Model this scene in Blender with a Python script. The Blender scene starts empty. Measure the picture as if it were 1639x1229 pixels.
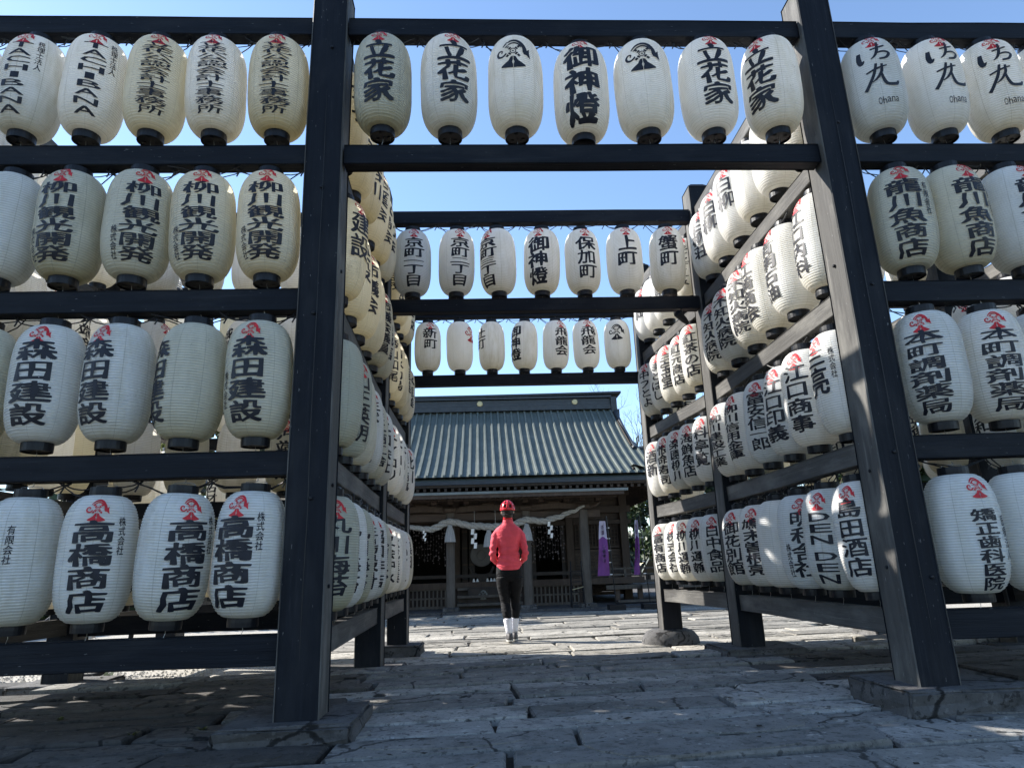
import bpy, bmesh, math, random
from mathutils import Vector, Matrix, Euler
from math import sin, cos, tan, atan2, asin, pi, radians, sqrt

random.seed(7)
sc = bpy.context.scene
COL = sc.collection

# ------------------------------------------------------------------ camera, sky, sun, exposure
H = 0.78                                   # camera height above the far ground
cd = bpy.data.cameras.new('camera')
cam = bpy.data.objects.new('camera', cd); COL.objects.link(cam)
F, PITCH, YAW, ROLL = 1070.1, radians(15.44), radians(2.92), radians(-1.9)
cd.sensor_fit = 'HORIZONTAL'; cd.sensor_width = 36.0; cd.lens = 36.0 * F / 1639.0
cd.clip_start = 0.05; cd.clip_end = 3000
_fw = Vector((sin(YAW)*cos(PITCH), cos(YAW)*cos(PITCH), sin(PITCH)))
_r = Vector((cos(YAW), -sin(YAW), 0)); _u = _r.cross(_fw)
_R = _r*cos(ROLL) + _u*sin(ROLL); _U = _u*cos(ROLL) - _r*sin(ROLL)
cam.matrix_world = Matrix(((_R.x, _U.x, -_fw.x, 0), (_R.y, _U.y, -_fw.y, 0), (_R.z, _U.z, -_fw.z, H), (0, 0, 0, 1)))
sc.camera = cam

SUN_AZ, SUN_EL = radians(67), radians(35)    # azimuth measured from +y towards -x
world = bpy.data.worlds.new('World'); sc.world = world; world.use_nodes = True
wn = world.node_tree.nodes; wl = world.node_tree.links
wn.clear()
wo = wn.new('ShaderNodeOutputWorld'); wb = wn.new('ShaderNodeBackground'); ws = wn.new('ShaderNodeTexSky')
ws.sky_type = 'NISHITA'; ws.sun_disc = False; ws.sun_elevation = SUN_EL; ws.sun_rotation = -SUN_AZ
ws.altitude = 0; ws.air_density = 1.0; ws.dust_density = 0.15; ws.ozone_density = 2.8
wb.inputs['Strength'].default_value = 0.128
wl.new(ws.outputs[0], wb.inputs['Color']); wl.new(wb.outputs[0], wo.inputs['Surface'])
sd = bpy.data.lights.new('sun', 'SUN'); sd.energy = 4.8; sd.angle = radians(0.53); sd.color = (1.0, 0.955, 0.885)
sun = bpy.data.objects.new('sun', sd); COL.objects.link(sun)
sdir = Vector((-sin(SUN_AZ)*cos(SUN_EL), cos(SUN_AZ)*cos(SUN_EL), sin(SUN_EL)))
sun.rotation_euler = sdir.to_track_quat('Z', 'Y').to_euler()
sc.view_settings.view_transform = 'Standard'
sc.view_settings.look = 'None'; sc.view_settings.gamma = 1.0; sc.view_settings.use_curve_mapping = False
sc.view_settings.exposure = 1.32
sc.render.engine = 'CYCLES'
sc.cycles.max_bounces = 8; sc.cycles.diffuse_bounces = 4; sc.cycles.transmission_bounces = 6
sc.cycles.glossy_bounces = 3; sc.cycles.transparent_max_bounces = 8
sc.cycles.use_denoising = True

# ------------------------------------------------------------------ helpers
def link(o, parent=None):
    COL.objects.link(o)
    if parent is not None: o.parent = parent
    return o

def tag(o, label=None, cat=None, group=None, kind=None):
    if label: o['label'] = label
    if cat: o['category'] = cat
    if group: o['group'] = group
    if kind: o['kind'] = kind
    return o

def empty(name, loc, label=None, cat=None, group=None, rz=0.0):
    o = bpy.data.objects.new(name, None); o.location = loc; o.rotation_euler = (0, 0, rz)
    o.empty_display_size = 0.1
    link(o); return tag(o, label, cat, group)

def mesh_obj(name, me, parent=None, loc=(0, 0, 0), rot=(0, 0, 0)):
    o = bpy.data.objects.new(name, me); o.location = loc; o.rotation_euler = rot
    return link(o, parent)

def bm_mesh(name, bm, mat, smooth=False):
    me = bpy.data.meshes.new(name); bm.to_mesh(me); bm.free()
    if mat is not None: me.materials.append(mat)
    if smooth:
        for p in me.polygons: p.use_smooth = True
    return me

def add_box(bm, c, s, rot=None, jit=0.0):
    vs = []
    for dz in (-.5, .5):
        for dx, dy in ((-.5, -.5), (.5, -.5), (.5, .5), (-.5, .5)):
            v = Vector((dx*s[0], dy*s[1], dz*s[2]))
            if jit: v += Vector((random.uniform(-jit, jit), random.uniform(-jit, jit), random.uniform(-jit, jit)))
            if rot is not None: v = rot @ v
            vs.append(bm.verts.new(v + Vector(c)))
    for f in ((0, 3, 2, 1), (4, 5, 6, 7), (0, 1, 5, 4), (1, 2, 6, 5), (2, 3, 7, 6), (3, 0, 4, 7)):
        bm.faces.new([vs[i] for i in f])
    return vs

def add_tube(bm, pts, radii, n=8, cap=True):
    pts = [Vector(p) for p in pts]
    if not hasattr(radii, '__len__'): radii = [radii]*len(pts)
    rings = []; ref = None
    for i, p in enumerate(pts):
        a = pts[max(i-1, 0)]; b = pts[min(i+1, len(pts)-1)]
        t = (b-a)
        t = t.normalized() if t.length > 1e-9 else Vector((0, 0, 1))
        if ref is None:
            ref = Vector((1, 0, 0)) if abs(t.x) < .8 else Vector((0, 1, 0))
        u = (ref - t*ref.dot(t)).normalized(); v = t.cross(u); ref = u
        rings.append([bm.verts.new(p + (u*cos(2*pi*k/n) + v*sin(2*pi*k/n))*radii[i]) for k in range(n)])
    for a, b in zip(rings, rings[1:]):
        for k in range(n): bm.faces.new((a[k], a[(k+1) % n], b[(k+1) % n], b[k]))
    if cap and n > 2:
        bm.faces.new(rings[0][::-1]); bm.faces.new(rings[-1])

def add_lathe(bm, prof, n=24, c=(0, 0, 0), close=False):
    c = Vector(c); rings = []
    for r, z in prof:
        rings.append([bm.verts.new(c + Vector((r*cos(2*pi*k/n), r*sin(2*pi*k/n), z))) for k in range(n)])
    for a, b in zip(rings, rings[1:]):
        for k in range(n): bm.faces.new((a[k], a[(k+1) % n], b[(k+1) % n], b[k]))
    return rings

_bc = {}
def box(name, c, s, mat, parent=None, rot=(0, 0, 0), bev=0.0):
    key = (tuple(round(a, 4) for a in s), mat.name, bev)
    if key not in _bc:
        bm = bmesh.new(); add_box(bm, (0, 0, 0), s)
        if bev: bmesh.ops.bevel(bm, geom=bm.edges[:], offset=bev, segments=1, affect='EDGES')
        _bc[key] = bm_mesh(name, bm, mat)
    return mesh_obj(name, _bc[key], parent, c, rot)

def beam(name, p0, p1, w, d, mat, parent=None, roll_ref=(0, 0, 1), bev=0.004, warp=0.003, side=None):
    """A timber whose own mesh is long in local Z, laid from p0 to p1; w across, d along roll_ref."""
    p0 = Vector(p0); p1 = Vector(p1); L = (p1-p0).length
    t = (p1-p0).normalized(); rr = Vector(roll_ref)
    y = (rr - t*rr.dot(t)).normalized(); x = y.cross(t)
    bm = bmesh.new(); n = 5; rings = []
    for i in range(n):
        z = -L/2 + L*i/(n-1); jx = random.uniform(-warp, warp) if 0 < i < n-1 else 0; jy = random.uniform(-warp, warp) if 0 < i < n-1 else 0
        b = bev; r = []
        for sx, sy in ((-1, -1), (1, -1), (1, 1), (-1, 1)):
            c1 = (sx*(w/2-b), sy*d/2) if sx*sy > 0 else (sx*w/2, sy*(d/2-b))
            c2 = (sx*w/2, sy*(d/2-b)) if sx*sy > 0 else (sx*(w/2-b), sy*d/2)
            for cc in (c1, c2): r.append(bm.verts.new((cc[0]+jx, cc[1]+jy, z)))
        rings.append(r)
    for a, b_ in zip(rings, rings[1:]):
        for k in range(8): bm.faces.new((a[k], a[(k+1) % 8], b_[(k+1) % 8], b_[k]))
    bm.faces.new(rings[0][::-1]); bm.faces.new(rings[-1])
    bmesh.ops.recalc_face_normals(bm, faces=bm.faces[:])
    me = bm_mesh(name, bm, mat)
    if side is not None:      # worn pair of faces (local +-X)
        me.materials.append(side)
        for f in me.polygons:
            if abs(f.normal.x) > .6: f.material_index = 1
    o = mesh_obj(name, me, parent)
    M = Matrix(((x.x, y.x, t.x, 0), (x.y, y.y, t.y, 0), (x.z, y.z, t.z, 0), (0, 0, 0, 1)))
    M.translation = (p0+p1)/2
    if parent is not None:
        M = Matrix.Translation(-Vector(parent.location)) @ M
    o.matrix_local = M
    return o

# ------------------------------------------------------------------ materials
def new_mat(name):
    m = bpy.data.materials.new(name); m.use_nodes = True
    nt = m.node_tree; nt.nodes.clear()
    out = nt.nodes.new('ShaderNodeOutputMaterial'); p = nt.nodes.new('ShaderNodeBsdfPrincipled')
    nt.links.new(p.outputs[0], out.inputs['Surface'])
    return m, nt, p, out

def N(nt, t, **kw):
    n = nt.nodes.new(t)
    for k, v in kw.items():
        if k.startswith('i_'):
            key = k[2:]; n.inputs[int(key) if key.isdigit() else key].default_value = v
        else: setattr(n, k, v)
    return n

def ramp(nt, fac, stops, interp='LINEAR'):
    r = nt.nodes.new('ShaderNodeValToRGB'); r.color_ramp.interpolation = interp
    e = r.color_ramp.elements
    while len(e) < len(stops): e.new(0.5)
    for el, (p, c) in zip(e, stops):
        el.position = p; el.color = (c, c, c, 1) if not hasattr(c, '__len__') else (*c, 1)
    nt.links.new(fac, r.inputs[0]); return r

def coords(nt, scale=(1, 1, 1), rnd=True, src='Object'):
    tc = nt.nodes.new('ShaderNodeTexCoord'); mp = nt.nodes.new('ShaderNodeMapping')
    mp.inputs['Scale'].default_value = scale
    nt.links.new(tc.outputs[src], mp.inputs['Vector'])
    if rnd:
        oi = nt.nodes.new('ShaderNodeObjectInfo'); mu = N(nt, 'ShaderNodeMath', operation='MULTIPLY', i_1=37.0)
        nt.links.new(oi.outputs['Random'], mu.inputs[0]); nt.links.new(mu.outputs[0], mp.inputs['Location'])
    return mp.outputs[0]

def noise(nt, vec, scale, detail=4, rough=.55):
    n = N(nt, 'ShaderNodeTexNoise', i_Scale=scale, i_Detail=detail, i_Roughness=rough)
    nt.links.new(vec, n.inputs['Vector']); return n.outputs['Fac']

def bump(nt, p, height, strength=.3, dist=.01, prev=None):
    b = N(nt, 'ShaderNodeBump', i_Strength=strength, i_Distance=dist)
    nt.links.new(height, b.inputs['Height'])
    if prev is not None: nt.links.new(prev.outputs[0], b.inputs['Normal'])
    nt.links.new(b.outputs[0], p.inputs['Normal']); return b

def mixc(nt, fac, a, b, mode='MIX'):
    m = N(nt, 'ShaderNodeMix', data_type='RGBA', blend_type=mode)
    if hasattr(fac, 'links') or hasattr(fac, 'is_linked'): nt.links.new(fac, m.inputs[0])
    else: m.inputs[0].default_value = fac
    for sock, v in ((m.inputs[6], a), (m.inputs[7], b)):
        if hasattr(v, 'is_linked'): nt.links.new(v, sock)
        else: sock.default_value = (*v, 1) if len(v) == 3 else v
    return m.outputs[2]

def wood_mat(name, dark, light, rough=.6, grain=1.0, wear=.5, spec=.4, chips=0.0):
    m, nt, p, out = new_mat(name)
    v = coords(nt, (14, 14, 0.8))
    g = noise(nt, v, 3.0, 8, .65)
    v2 = coords(nt, (1, 1, .35)); w = noise(nt, v2, 5.5, 6, .6)
    v3 = coords(nt, (60, 60, 1.5)); fine = noise(nt, v3, 2.0, 3, .6)
    r1 = ramp(nt, g, [(.3, dark), (.62, tuple(d*1.5 for d in dark)), (.85, light)])
    r2 = ramp(nt, w, [(.48, 0.0), (.75, wear)])
    c = mixc(nt, r2.outputs[0], r1.outputs[0], light)
    v4 = coords(nt, (120, 120, 26)); chip = ramp(nt, noise(nt, v4, 1.0, 2, .5), [(.735, 0.0), (.76, chips)])
    c = mixc(nt, chip.outputs[0], c, (.30, .30, .29))
    nt.links.new(c, p.inputs['Base Color'])
    p.inputs['Roughness'].default_value = rough
    p.inputs['Specular IOR Level'].default_value = spec
    b = bump(nt, p, g, .45*grain, .006); bump(nt, p, fine, .3*grain, .003, b)
    return m

M = {}
M['rack'] = wood_mat('black_stained_timber', (.0060, .0075, .011), (.040, .041, .044), .6, 1.5, .42, .14, .45)
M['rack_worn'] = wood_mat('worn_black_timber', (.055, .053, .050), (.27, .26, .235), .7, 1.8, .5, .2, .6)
M['brown'] = wood_mat('old_brown_timber', (.042, .029, .021), (.11, .082, .062), .7, .8, .5)
M['grey_timber'] = wood_mat('weathered_grey_timber', (.06, .052, .044), (.155, .138, .118), .75, .9, .6)
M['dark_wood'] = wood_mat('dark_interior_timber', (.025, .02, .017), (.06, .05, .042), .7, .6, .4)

def plain(name, col, rough=.6, spec=.4, metal=0.0, noise_amt=.15, nscale=8, bmp=.0, bscale=60):
    m, nt, p, out = new_mat(name)
    v = coords(nt); n = noise(nt, v, nscale, 5)
    r = ramp(nt, n, [(.3, tuple(c*(1-noise_amt) for c in col)), (.7, tuple(min(1, c*(1+noise_amt)) for c in col))])
    nt.links.new(r.outputs[0], p.inputs['Base Color'])
    p.inputs['Roughness'].default_value = rough; p.inputs['Specular IOR Level'].default_value = spec
    p.inputs['Metallic'].default_value = metal
    if bmp:
        f = noise(nt, v, bscale, 4); bump(nt, p, f, bmp, .004)
    return m

M['cap'] = plain('black_lacquer_ring', (.008, .0085, .011), .42, .25)
M['ink'] = plain('black_ink', (.012, .013, .02), .5, .3, noise_amt=.4, nscale=25)
M['red_ink'] = plain('red_ink', (.50, .02, .028), .55, .3, noise_amt=.25, nscale=30)
M['wire'] = plain('black_cable', (.012, .012, .013), .5)
M['metal'] = plain('zinc_wire', (.35, .35, .35), .4, .5, .8)
M['white'] = plain('white_paper', (.78, .78, .76), .7, .2, noise_amt=.05)

def lantern_mat(name, base, aged):
    m, nt, p, out = new_mat(name)
    v = coords(nt, (5, 5, 1.4)); st = noise(nt, v, 3.2, 7, .65)
    v2 = coords(nt); blot = noise(nt, v2, 7.0, 5, .6); sp = noise(nt, v2, 90.0, 2, .5)
    tc = nt.nodes.new('ShaderNodeTexCoord'); sx = nt.nodes.new('ShaderNodeSeparateXYZ'); nt.links.new(tc.outputs['Object'], sx.inputs[0])
    oi = nt.nodes.new('ShaderNodeObjectInfo')
    # yellowing towards the bottom (old rain water stains)
    zr = N(nt, 'ShaderNodeMapRange', i_1=.30, i_2=.03, i_3=0.0, i_4=1.0); nt.links.new(sx.outputs['Z'], zr.inputs[0])
    # paper joints: faint vertical seams at eight azimuths
    at = N(nt, 'ShaderNodeMath', operation='ARCTAN2'); nt.links.new(sx.outputs['Y'], at.inputs[0]); nt.links.new(sx.outputs['X'], at.inputs[1])
    ml = N(nt, 'ShaderNodeMath', operation='MULTIPLY', i_1=8/(2*pi)); nt.links.new(at.outputs[0], ml.inputs[0])
    fr = N(nt, 'ShaderNodeMath', operation='FRACT'); nt.links.new(ml.outputs[0], fr.inputs[0])
    seam = ramp(nt, fr.outputs[0], [(.0, 1.0), (.02, .5), (.035, 0.0), (1.0, 0.0)])
    amt = N(nt, 'ShaderNodeMapRange', i_1=0, i_2=1, i_3=.15, i_4=aged); nt.links.new(oi.outputs['Random'], amt.inputs[0])
    sr = ramp(nt, st, [(.42, 0.0), (.78, 1.0)])
    br = ramp(nt, blot, [(.5, 0.0), (.72, 1.0)])
    spr = ramp(nt, sp, [(.62, 0.0), (.72, 1.0)])
    def mth(op, a, b):
        n = N(nt, 'ShaderNodeMath', operation=op)
        for i, q in enumerate((a, b)):
            if hasattr(q, 'is_linked'): nt.links.new(q, n.inputs[i])
            else: n.inputs[i].default_value = q
        return n.outputs[0]
    s1 = mth('MULTIPLY', sr.outputs[0], mth('MULTIPLY', amt.outputs[0], 1.15))
    s2 = mth('MULTIPLY', mth('MULTIPLY', br.outputs[0], spr.outputs[0]), amt.outputs[0])
    s3 = mth('MULTIPLY', mth('MULTIPLY', zr.outputs[0], zr.outputs[0]), mth('MULTIPLY', amt.outputs[0], .95))
    c = mixc(nt, s1, base, (.56, .53, .42))
    c = mixc(nt, s3, c, (.52, .44, .24))
    c = mixc(nt, s2, c, (.22, .22, .15))
    c = mixc(nt, mth('MULTIPLY', seam.outputs[0], mth('ADD', .18, mth('MULTIPLY', amt.outputs[0], .6))), c, (.30, .28, .20))
    # bamboo hoops read as fine darker rings
    zz = mth('MULTIPLY', sx.outputs['Z'], 44/.60); zf = N(nt, 'ShaderNodeMath', operation='FRACT'); nt.links.new(mth('SUBTRACT', zz, .04*44/.6), zf.inputs[0])
    ring = ramp(nt, zf.outputs[0], [(0.0, 1.0), (.16, 0.0), (.86, 0.0), (1.0, 1.0)])
    c = mixc(nt, mth('MULTIPLY', ring.outputs[0], .55), c, (.30, .27, .2))
    nt.links.new(c, p.inputs['Base Color']); p.inputs['Roughness'].default_value = .42; p.inputs['Specular IOR Level'].default_value = .35
    tr = nt.nodes.new('ShaderNodeBsdfTranslucent')
    warm = mixc(nt, 1.0, c, (1.0, .975, .90), 'MULTIPLY'); nt.links.new(warm, tr.inputs['Color'])
    mx = nt.nodes.new('ShaderNodeMixShader'); mx.inputs[0].default_value = .44
    nt.links.new(p.outputs[0], mx.inputs[1]); nt.links.new(tr.outputs[0], mx.inputs[2])
    nt.links.new(mx.outputs[0], out.inputs['Surface'])
    return m
M['lantern'] = lantern_mat('lantern_vinyl_white', (.905, .905, .90), .62)
M['lantern_old'] = lantern_mat('lantern_vinyl_aged', (.80, .77, .66), 1.0)
M['lantern_green'] = lantern_mat('lantern_vinyl_mouldy', (.62, .63, .54), 1.0)

def stone_mat(name, base, rough=.85, grain=1.0):
    m, nt, p, out = new_mat(name)
    v = coords(nt, (1, 1, 1)); big = noise(nt, v, 1.3, 5, .6); mid = noise(nt, v, 7.5, 10, .74); fine = noise(nt, v, 55, 4, .7)
    oi = nt.nodes.new('ShaderNodeObjectInfo')
    tone = N(nt, 'ShaderNodeMapRange', i_1=0, i_2=1, i_3=.62, i_4=1.32); nt.links.new(oi.outputs['Random'], tone.inputs[0])
    r = ramp(nt, mid, [(.33, tuple(b*.45 for b in base)), (.47, tuple(b*.9 for b in base)), (.56, base), (.70, tuple(b*1.45 for b in base))])
    # flaked layers with crisp borders
    fl = ramp(nt, big, [(.40, 0.0), (.41, 1.0), (.62, 1.0), (.63, .55)])
    c = mixc(nt, fl.outputs[0], mixc(nt, 1.0, r.outputs[0], (.74, .74, .72), 'MULTIPLY'), r.outputs[0])
    hs = N(nt, 'ShaderNodeHueSaturation'); nt.links.new(c, hs.inputs['Color']); nt.links.new(tone.outputs[0], hs.inputs['Value'])
    sp = ramp(nt, fine, [(.56, 0.0), (.64, .55)])
    c = mixc(nt, sp.outputs[0], hs.outputs[0], (.05, .05, .05))
    pit = noise(nt, v, 24, 3, .55); pr_ = ramp(nt, pit, [(.60, 0.0), (.645, .8)]); c = mixc(nt, pr_.outputs[0], c, tuple(b*.22 for b in base))
    li = noise(nt, v, 17, 4, .6); lr = ramp(nt, li, [(.64, 0.0), (.68, .55)]); c = mixc(nt, lr.outputs[0], c, tuple(min(1, b*1.7) for b in base))
    vo = N(nt, 'ShaderNodeTexVoronoi', feature='DISTANCE_TO_EDGE', i_Scale=1.5); dn = N(nt, 'ShaderNodeTexNoise', i_Scale=5.0, i_Detail=5.0)
    nt.links.new(v, dn.inputs['Vector']); ad = N(nt, 'ShaderNodeVectorMath', operation='MULTIPLY_ADD'); nt.links.new(dn.outputs['Color'], ad.inputs[0]); ad.inputs[1].default_value = (.22, .22, .22); nt.links.new(v, ad.inputs[2]); nt.links.new(ad.outputs[0], vo.inputs['Vector'])
    cr = ramp(nt, vo.outputs['Distance'], [(0.0, 1.0), (.010, .9), (.016, 0.0)]); cm = ramp(nt, noise(nt, v, .9, 2), [(.50, 0.0), (.54, 1.0)])
    mm = N(nt, 'ShaderNodeMath', operation='MULTIPLY'); nt.links.new(cr.outputs[0], mm.inputs[0]); nt.links.new(cm.outputs[0], mm.inputs[1])
    c = mixc(nt, mm.outputs[0], c, tuple(b*.12 for b in base))
    nt.links.new(c, p.inputs['Base Color']); p.inputs['Roughness'].default_value = rough; p.inputs['Specular IOR Level'].default_value = .3
    b1 = bump(nt, p, fl.outputs[0], .5, .008); b2 = bump(nt, p, mid, .7, .02, b1); bump(nt, p, fine, .8, .005, b2)
    return m
M['slab'] = stone_mat('pale_flagstone', (.30, .28, .24))
M['slab_near'] = stone_mat('worn_shade_toned_flagstone', (.26, .25, .23))  # worn near paving; the passage's shade is put into its darker tone
M['slab_dirty_shade'] = stone_mat('dirty_shade_toned_flagstone', (.085, .078, .070))  # dirt at the sides plus the shade under the frames, both in the colour
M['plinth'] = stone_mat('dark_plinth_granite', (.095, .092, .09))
M['soil'] = plain('packed_earth', (.045, .040, .033), .95, .1, noise_amt=.5, nscale=3, bmp=1.0, bscale=25)
M['gravel'] = plain('pale_gravel', (.36, .34, .30), .9, .2, noise_amt=.6, nscale=60, bmp=1.0, bscale=90)
M['concrete'] = plain('pale_concrete', (.36, .33, .31), .9, .2, noise_amt=.2, nscale=5, bmp=.4, bscale=50)

# ------------------------------------------------------------------ glyphs: lettering as flat print wrapped on the lantern
_gl = {}
def glyph(ch, bold=0):
    k = ch
    if k in _gl: return _gl[k]
    cu = bpy.data.curves.new('glyph', 'FONT'); cu.body = ch; cu.size = 1.0; cu.offset = 0.0; cu.resolution_u = 2
    o = bpy.data.objects.new('glyph', cu); COL.objects.link(o)
    dg = bpy.context.evaluated_depsgraph_get(); me = bpy.data.meshes.new_from_object(o.evaluated_get(dg))
    vs = [(v.co.x, v.co.y) for v in me.vertices]; fs = [tuple(p.vertices) for p in me.polygons]
    bpy.data.meshes.remove(me); bpy.data.objects.remove(o); bpy.data.curves.remove(cu)
    _gl[k] = (vs, fs); return _gl[k]

def em_box(bold=0.0):
    vs, _ = glyph('国', 0.0)
    xs = [a for a, b in vs]; ys = [b for a, b in vs]
    return min(xs), max(xs), min(ys), max(ys)
EM = em_box()

def put_glyph(bm, ch, cx, cz, w, h, bold=.022, shear=.07):
    if ch == ' ': return
    vs, fs = glyph(ch, bold)
    if not vs: return
    if ord(ch) > 0x2000:
        x0, x1, y0, y1 = EM
    else:
        xs = [a for a, b in vs]; ys = [b for a, b in vs]; x0, x1, y0, y1 = min(xs), max(xs), min(ys), max(ys)
        if ch in ".I'1i l": 
            m = (x0+x1)/2; hw = max((x1-x0)/2, (y1-y0)*.22); x0, x1 = m-hw, m+hw
        if ch == '.': y0, y1 = y0-.3, y1+.3
    lay = bm.verts.layers.float.get('lift') or bm.verts.layers.float.new('lift')
    ks = [(0, 0)] if bold <= .005 else [(-1, -.8), (1, .8), (-1, .8), (1, -.8), (0, 1.1), (0, -1.1)] if bold > .016 else [(-1, -.7), (1, .7), (-.8, .7)]
    for li, (ox, oz) in enumerate(ks):
        out = []
        for a, b in vs:
            u = (a-x0)/(x1-x0)-.5; v = (b-y0)/(y1-y0)-.5
            u *= .92; v *= .90
            if ord(ch) > 0x2000:
                v += shear*u*1.0 - .05*u*u
                u += .02*sin(v*9+u*5); v += .015*sin(u*11)
                # strokes swell towards their lower right, like a loaded brush
                k = 1.0+.55*sin(u*7.3+v*5.1)
            else: k = 1.0
            vert = bm.verts.new((cx+(u+ox*bold*k)*w, 0, cz+(v+oz*bold*.75*k)*h)); vert[lay] = li*.00012
            out.append(vert)
        for f in fs:
            try: bm.faces.new([out[i] for i in f])
            except ValueError: pass

def stroke(bm, pts, ws, seg=6):
    """A brush stroke through pts (Catmull-Rom) with widths ws, in the x/z plane."""
    P = [Vector((p[0], p[1])) for p in pts]; Q = []; W = []
    for i in range(len(P)-1):
        a = P[max(i-1, 0)]; b = P[i]; c = P[i+1]; d = P[min(i+2, len(P)-1)]
        for k in range(seg):
            t = k/seg
            Q.append(.5*((2*b)+(c-a)*t+(2*a-5*b+4*c-d)*t*t+(3*b-a-3*c+d)*t*t*t)); W.append(ws[i]*(1-t)+ws[i+1]*t)
    Q.append(P[-1]); W.append(ws[-1]); prev = None
    for i, q in enumerate(Q):
        t = (Q[min(i+1, len(Q)-1)]-Q[max(i-1, 0)]); t = t.normalized() if t.length > 1e-9 else Vector((1, 0))
        n = Vector((-t.y, t.x))*W[i]/2
        cur = (bm.verts.new((q.x+n.x, 0, q.y+n.y)), bm.verts.new((q.x-n.x, 0, q.y-n.y)))
        if prev: bm.faces.new((prev[0], prev[1], cur[1], cur[0]))
        prev = cur

def crest_2d(bm, cx, cz, s):
    def S(pts, ws): stroke(bm, [(cx+x*s, cz+y*s) for x, y in pts], [w*s for w in ws], 5)
    def poly(pts): bm.faces.new([bm.verts.new((cx+x*s, 0, cz+y*s)) for x, y in pts])
    S([(-.62, .52), (-.35, .82), (.05, .95), (.42, .80), (.66, .42), (.72, .02)], [.08, .13, .17, .21, .25, .30])   # outer arc
    S([(-.50, .42), (-.25, .64), (.05, .74), (.35, .62), (.50, .38)], [.06, .10, .12, .12, .05])
    poly([(.60, .10), (.80, .16), (1.0, .36), (.98, .0), (1.04, -.36), (.80, -.14), (.62, -.10)])                      # tail
    S([(-.40, -.02), (-.62, -.20), (-.86, -.16), (-.96, .06), (-.84, .24), (-.66, .20), (-.70, .04)], [.11, .13, .14, .14, .12, .10, .06])  # curl
    for a in (45, 135, 225, 315):
        c_, s_ = cos(radians(a)), sin(radians(a))
        n = (-s_, c_)
        for r0, r1, wd in ((.22, .34, .10), (.38, .56, .075)):
            poly([(c_*r0-n[0]*wd, .12+s_*r0-n[1]*wd), (c_*r1-n[0]*wd, .12+s_*r1-n[1]*wd), (c_*r1+n[0]*wd, .12+s_*r1+n[1]*wd), (c_*r0+n[0]*wd, .12+s_*r0+n[1]*wd)])
    ring = [(.17*cos(radians(t)), .12+.17*sin(radians(t))) for t in range(0, 361, 30)]
    S(ring, [.06]*len(ring)); S([(-.06, .16), (0, .10), (.07, .12)], [.05, .07, .04])
    for sg in (-1, 1):                                                                                              # fan, split by a slit
        poly([(sg*.015, -.26), (sg*.15, -.30), (sg*.28, -.56), (sg*.70, -.86), (sg*.74, -.96), (sg*.38, -1.05), (sg*.015, -1.08), (sg*.015, -.86), (sg*.07, -.68), (sg*.015, -.50)][::sg])

LD, LH = 0.160, 0.68          # lantern radius and height, caps included
Z0, Z1 = 0.042, 0.640         # body from .. to
def prof(z):
    t = min(max((z-Z0)/(Z1-Z0), 0), 1); u = abs(2*t-1)
    return .064 + (LD-.064)*max(0, 1-u**3.7)**.52

def wrap(bm, off=.0045, zstep=.03, xstep=.022, mat=None, name='lettering', R=LD):
    geom = lambda: bm.verts[:]+bm.edges[:]+bm.faces[:]
    xs = [v.co.x for v in bm.verts]; zs = [v.co.z for v in bm.verts]
    x = math.floor(min(xs)/xstep)*xstep
    while x < max(xs):
        bmesh.ops.bisect_plane(bm, geom=geom(), plane_co=(x, 0, 0), plane_no=(1, 0, 0)); x += xstep
    z = math.floor(min(zs)/zstep)*zstep
    while z < max(zs):
        bmesh.ops.bisect_plane(bm, geom=geom(), plane_co=(0, 0, z), plane_no=(0, 0, 1)); z += zstep if z < .52 else zstep*.5
    lay = bm.verts.layers.float.get('lift')
    for v in bm.verts:
        a = v.co.x/R; z = min(max(v.co.z, Z0+.003), Z1-.003); r = prof(z)+off+(v[lay] if lay else 0)
        v.co = Vector((sin(a)*r, -cos(a)*r, z))
    bmesh.ops.recalc_face_normals(bm, faces=bm.faces[:])
    return bm_mesh(name, bm, mat)

_tx = {}
def letter_mesh(col, var=0):
    """col = (string, x offset, z top, z bottom, width, boldness)"""
    key = (col, var)
    if key in _tx: return _tx[key]
    s, xo, zt, zb, w, bold = col; rv = random.Random(len(s)*7+var); bold *= (.95, 1.12, 1.0)[var]; sh_ = (.06, .085, .10)[var]
    bm = bmesh.new(); n = len(s); h = (zt-zb)/n
    hw = [.62 if c in '一二三' else 1.0 for c in s]; tot = sum(hw); z = zt
    for c, k in zip(s, hw):
        hh = (zt-zb)*k/tot
        put_glyph(bm, c, xo+rv.uniform(-.03, .03)*w, z-hh/2, w*rv.uniform(.94, 1.06), (hh if ord(c) > 0x2000 else hh*.86)*rv.uniform(.95, 1.03), bold, sh_)
        z -= hh
    _tx[key] = wrap(bm, mat=M['ink'], name='lettering', off=.0045); return _tx[key]

def row_mesh(s, xo, zc, h, w, bold=.0):
    k = ('row', s, xo, zc, h, w)
    if k in _tx: return _tx[k]
    bm = bmesh.new(); cw = w/len(s)
    for i, c in enumerate(s): put_glyph(bm, c, xo-w/2+cw*(i+.5), zc, cw*.9, h if c.isupper() or c == 'h' else h*.72, bold)
    _tx[k] = wrap(bm, mat=M['ink'], name='lettering'); return _tx[k]

def crest_mesh(cz, s, mat, xo=0.0):
    k = ('crest', cz, s, mat.name, xo)
    if k in _tx: return _tx[k]
    bm = bmesh.new(); crest_2d(bm, xo, cz, s); _tx[k] = wrap(bm, mat=mat, name='crest', zstep=.02); return _tx[k]

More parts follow.
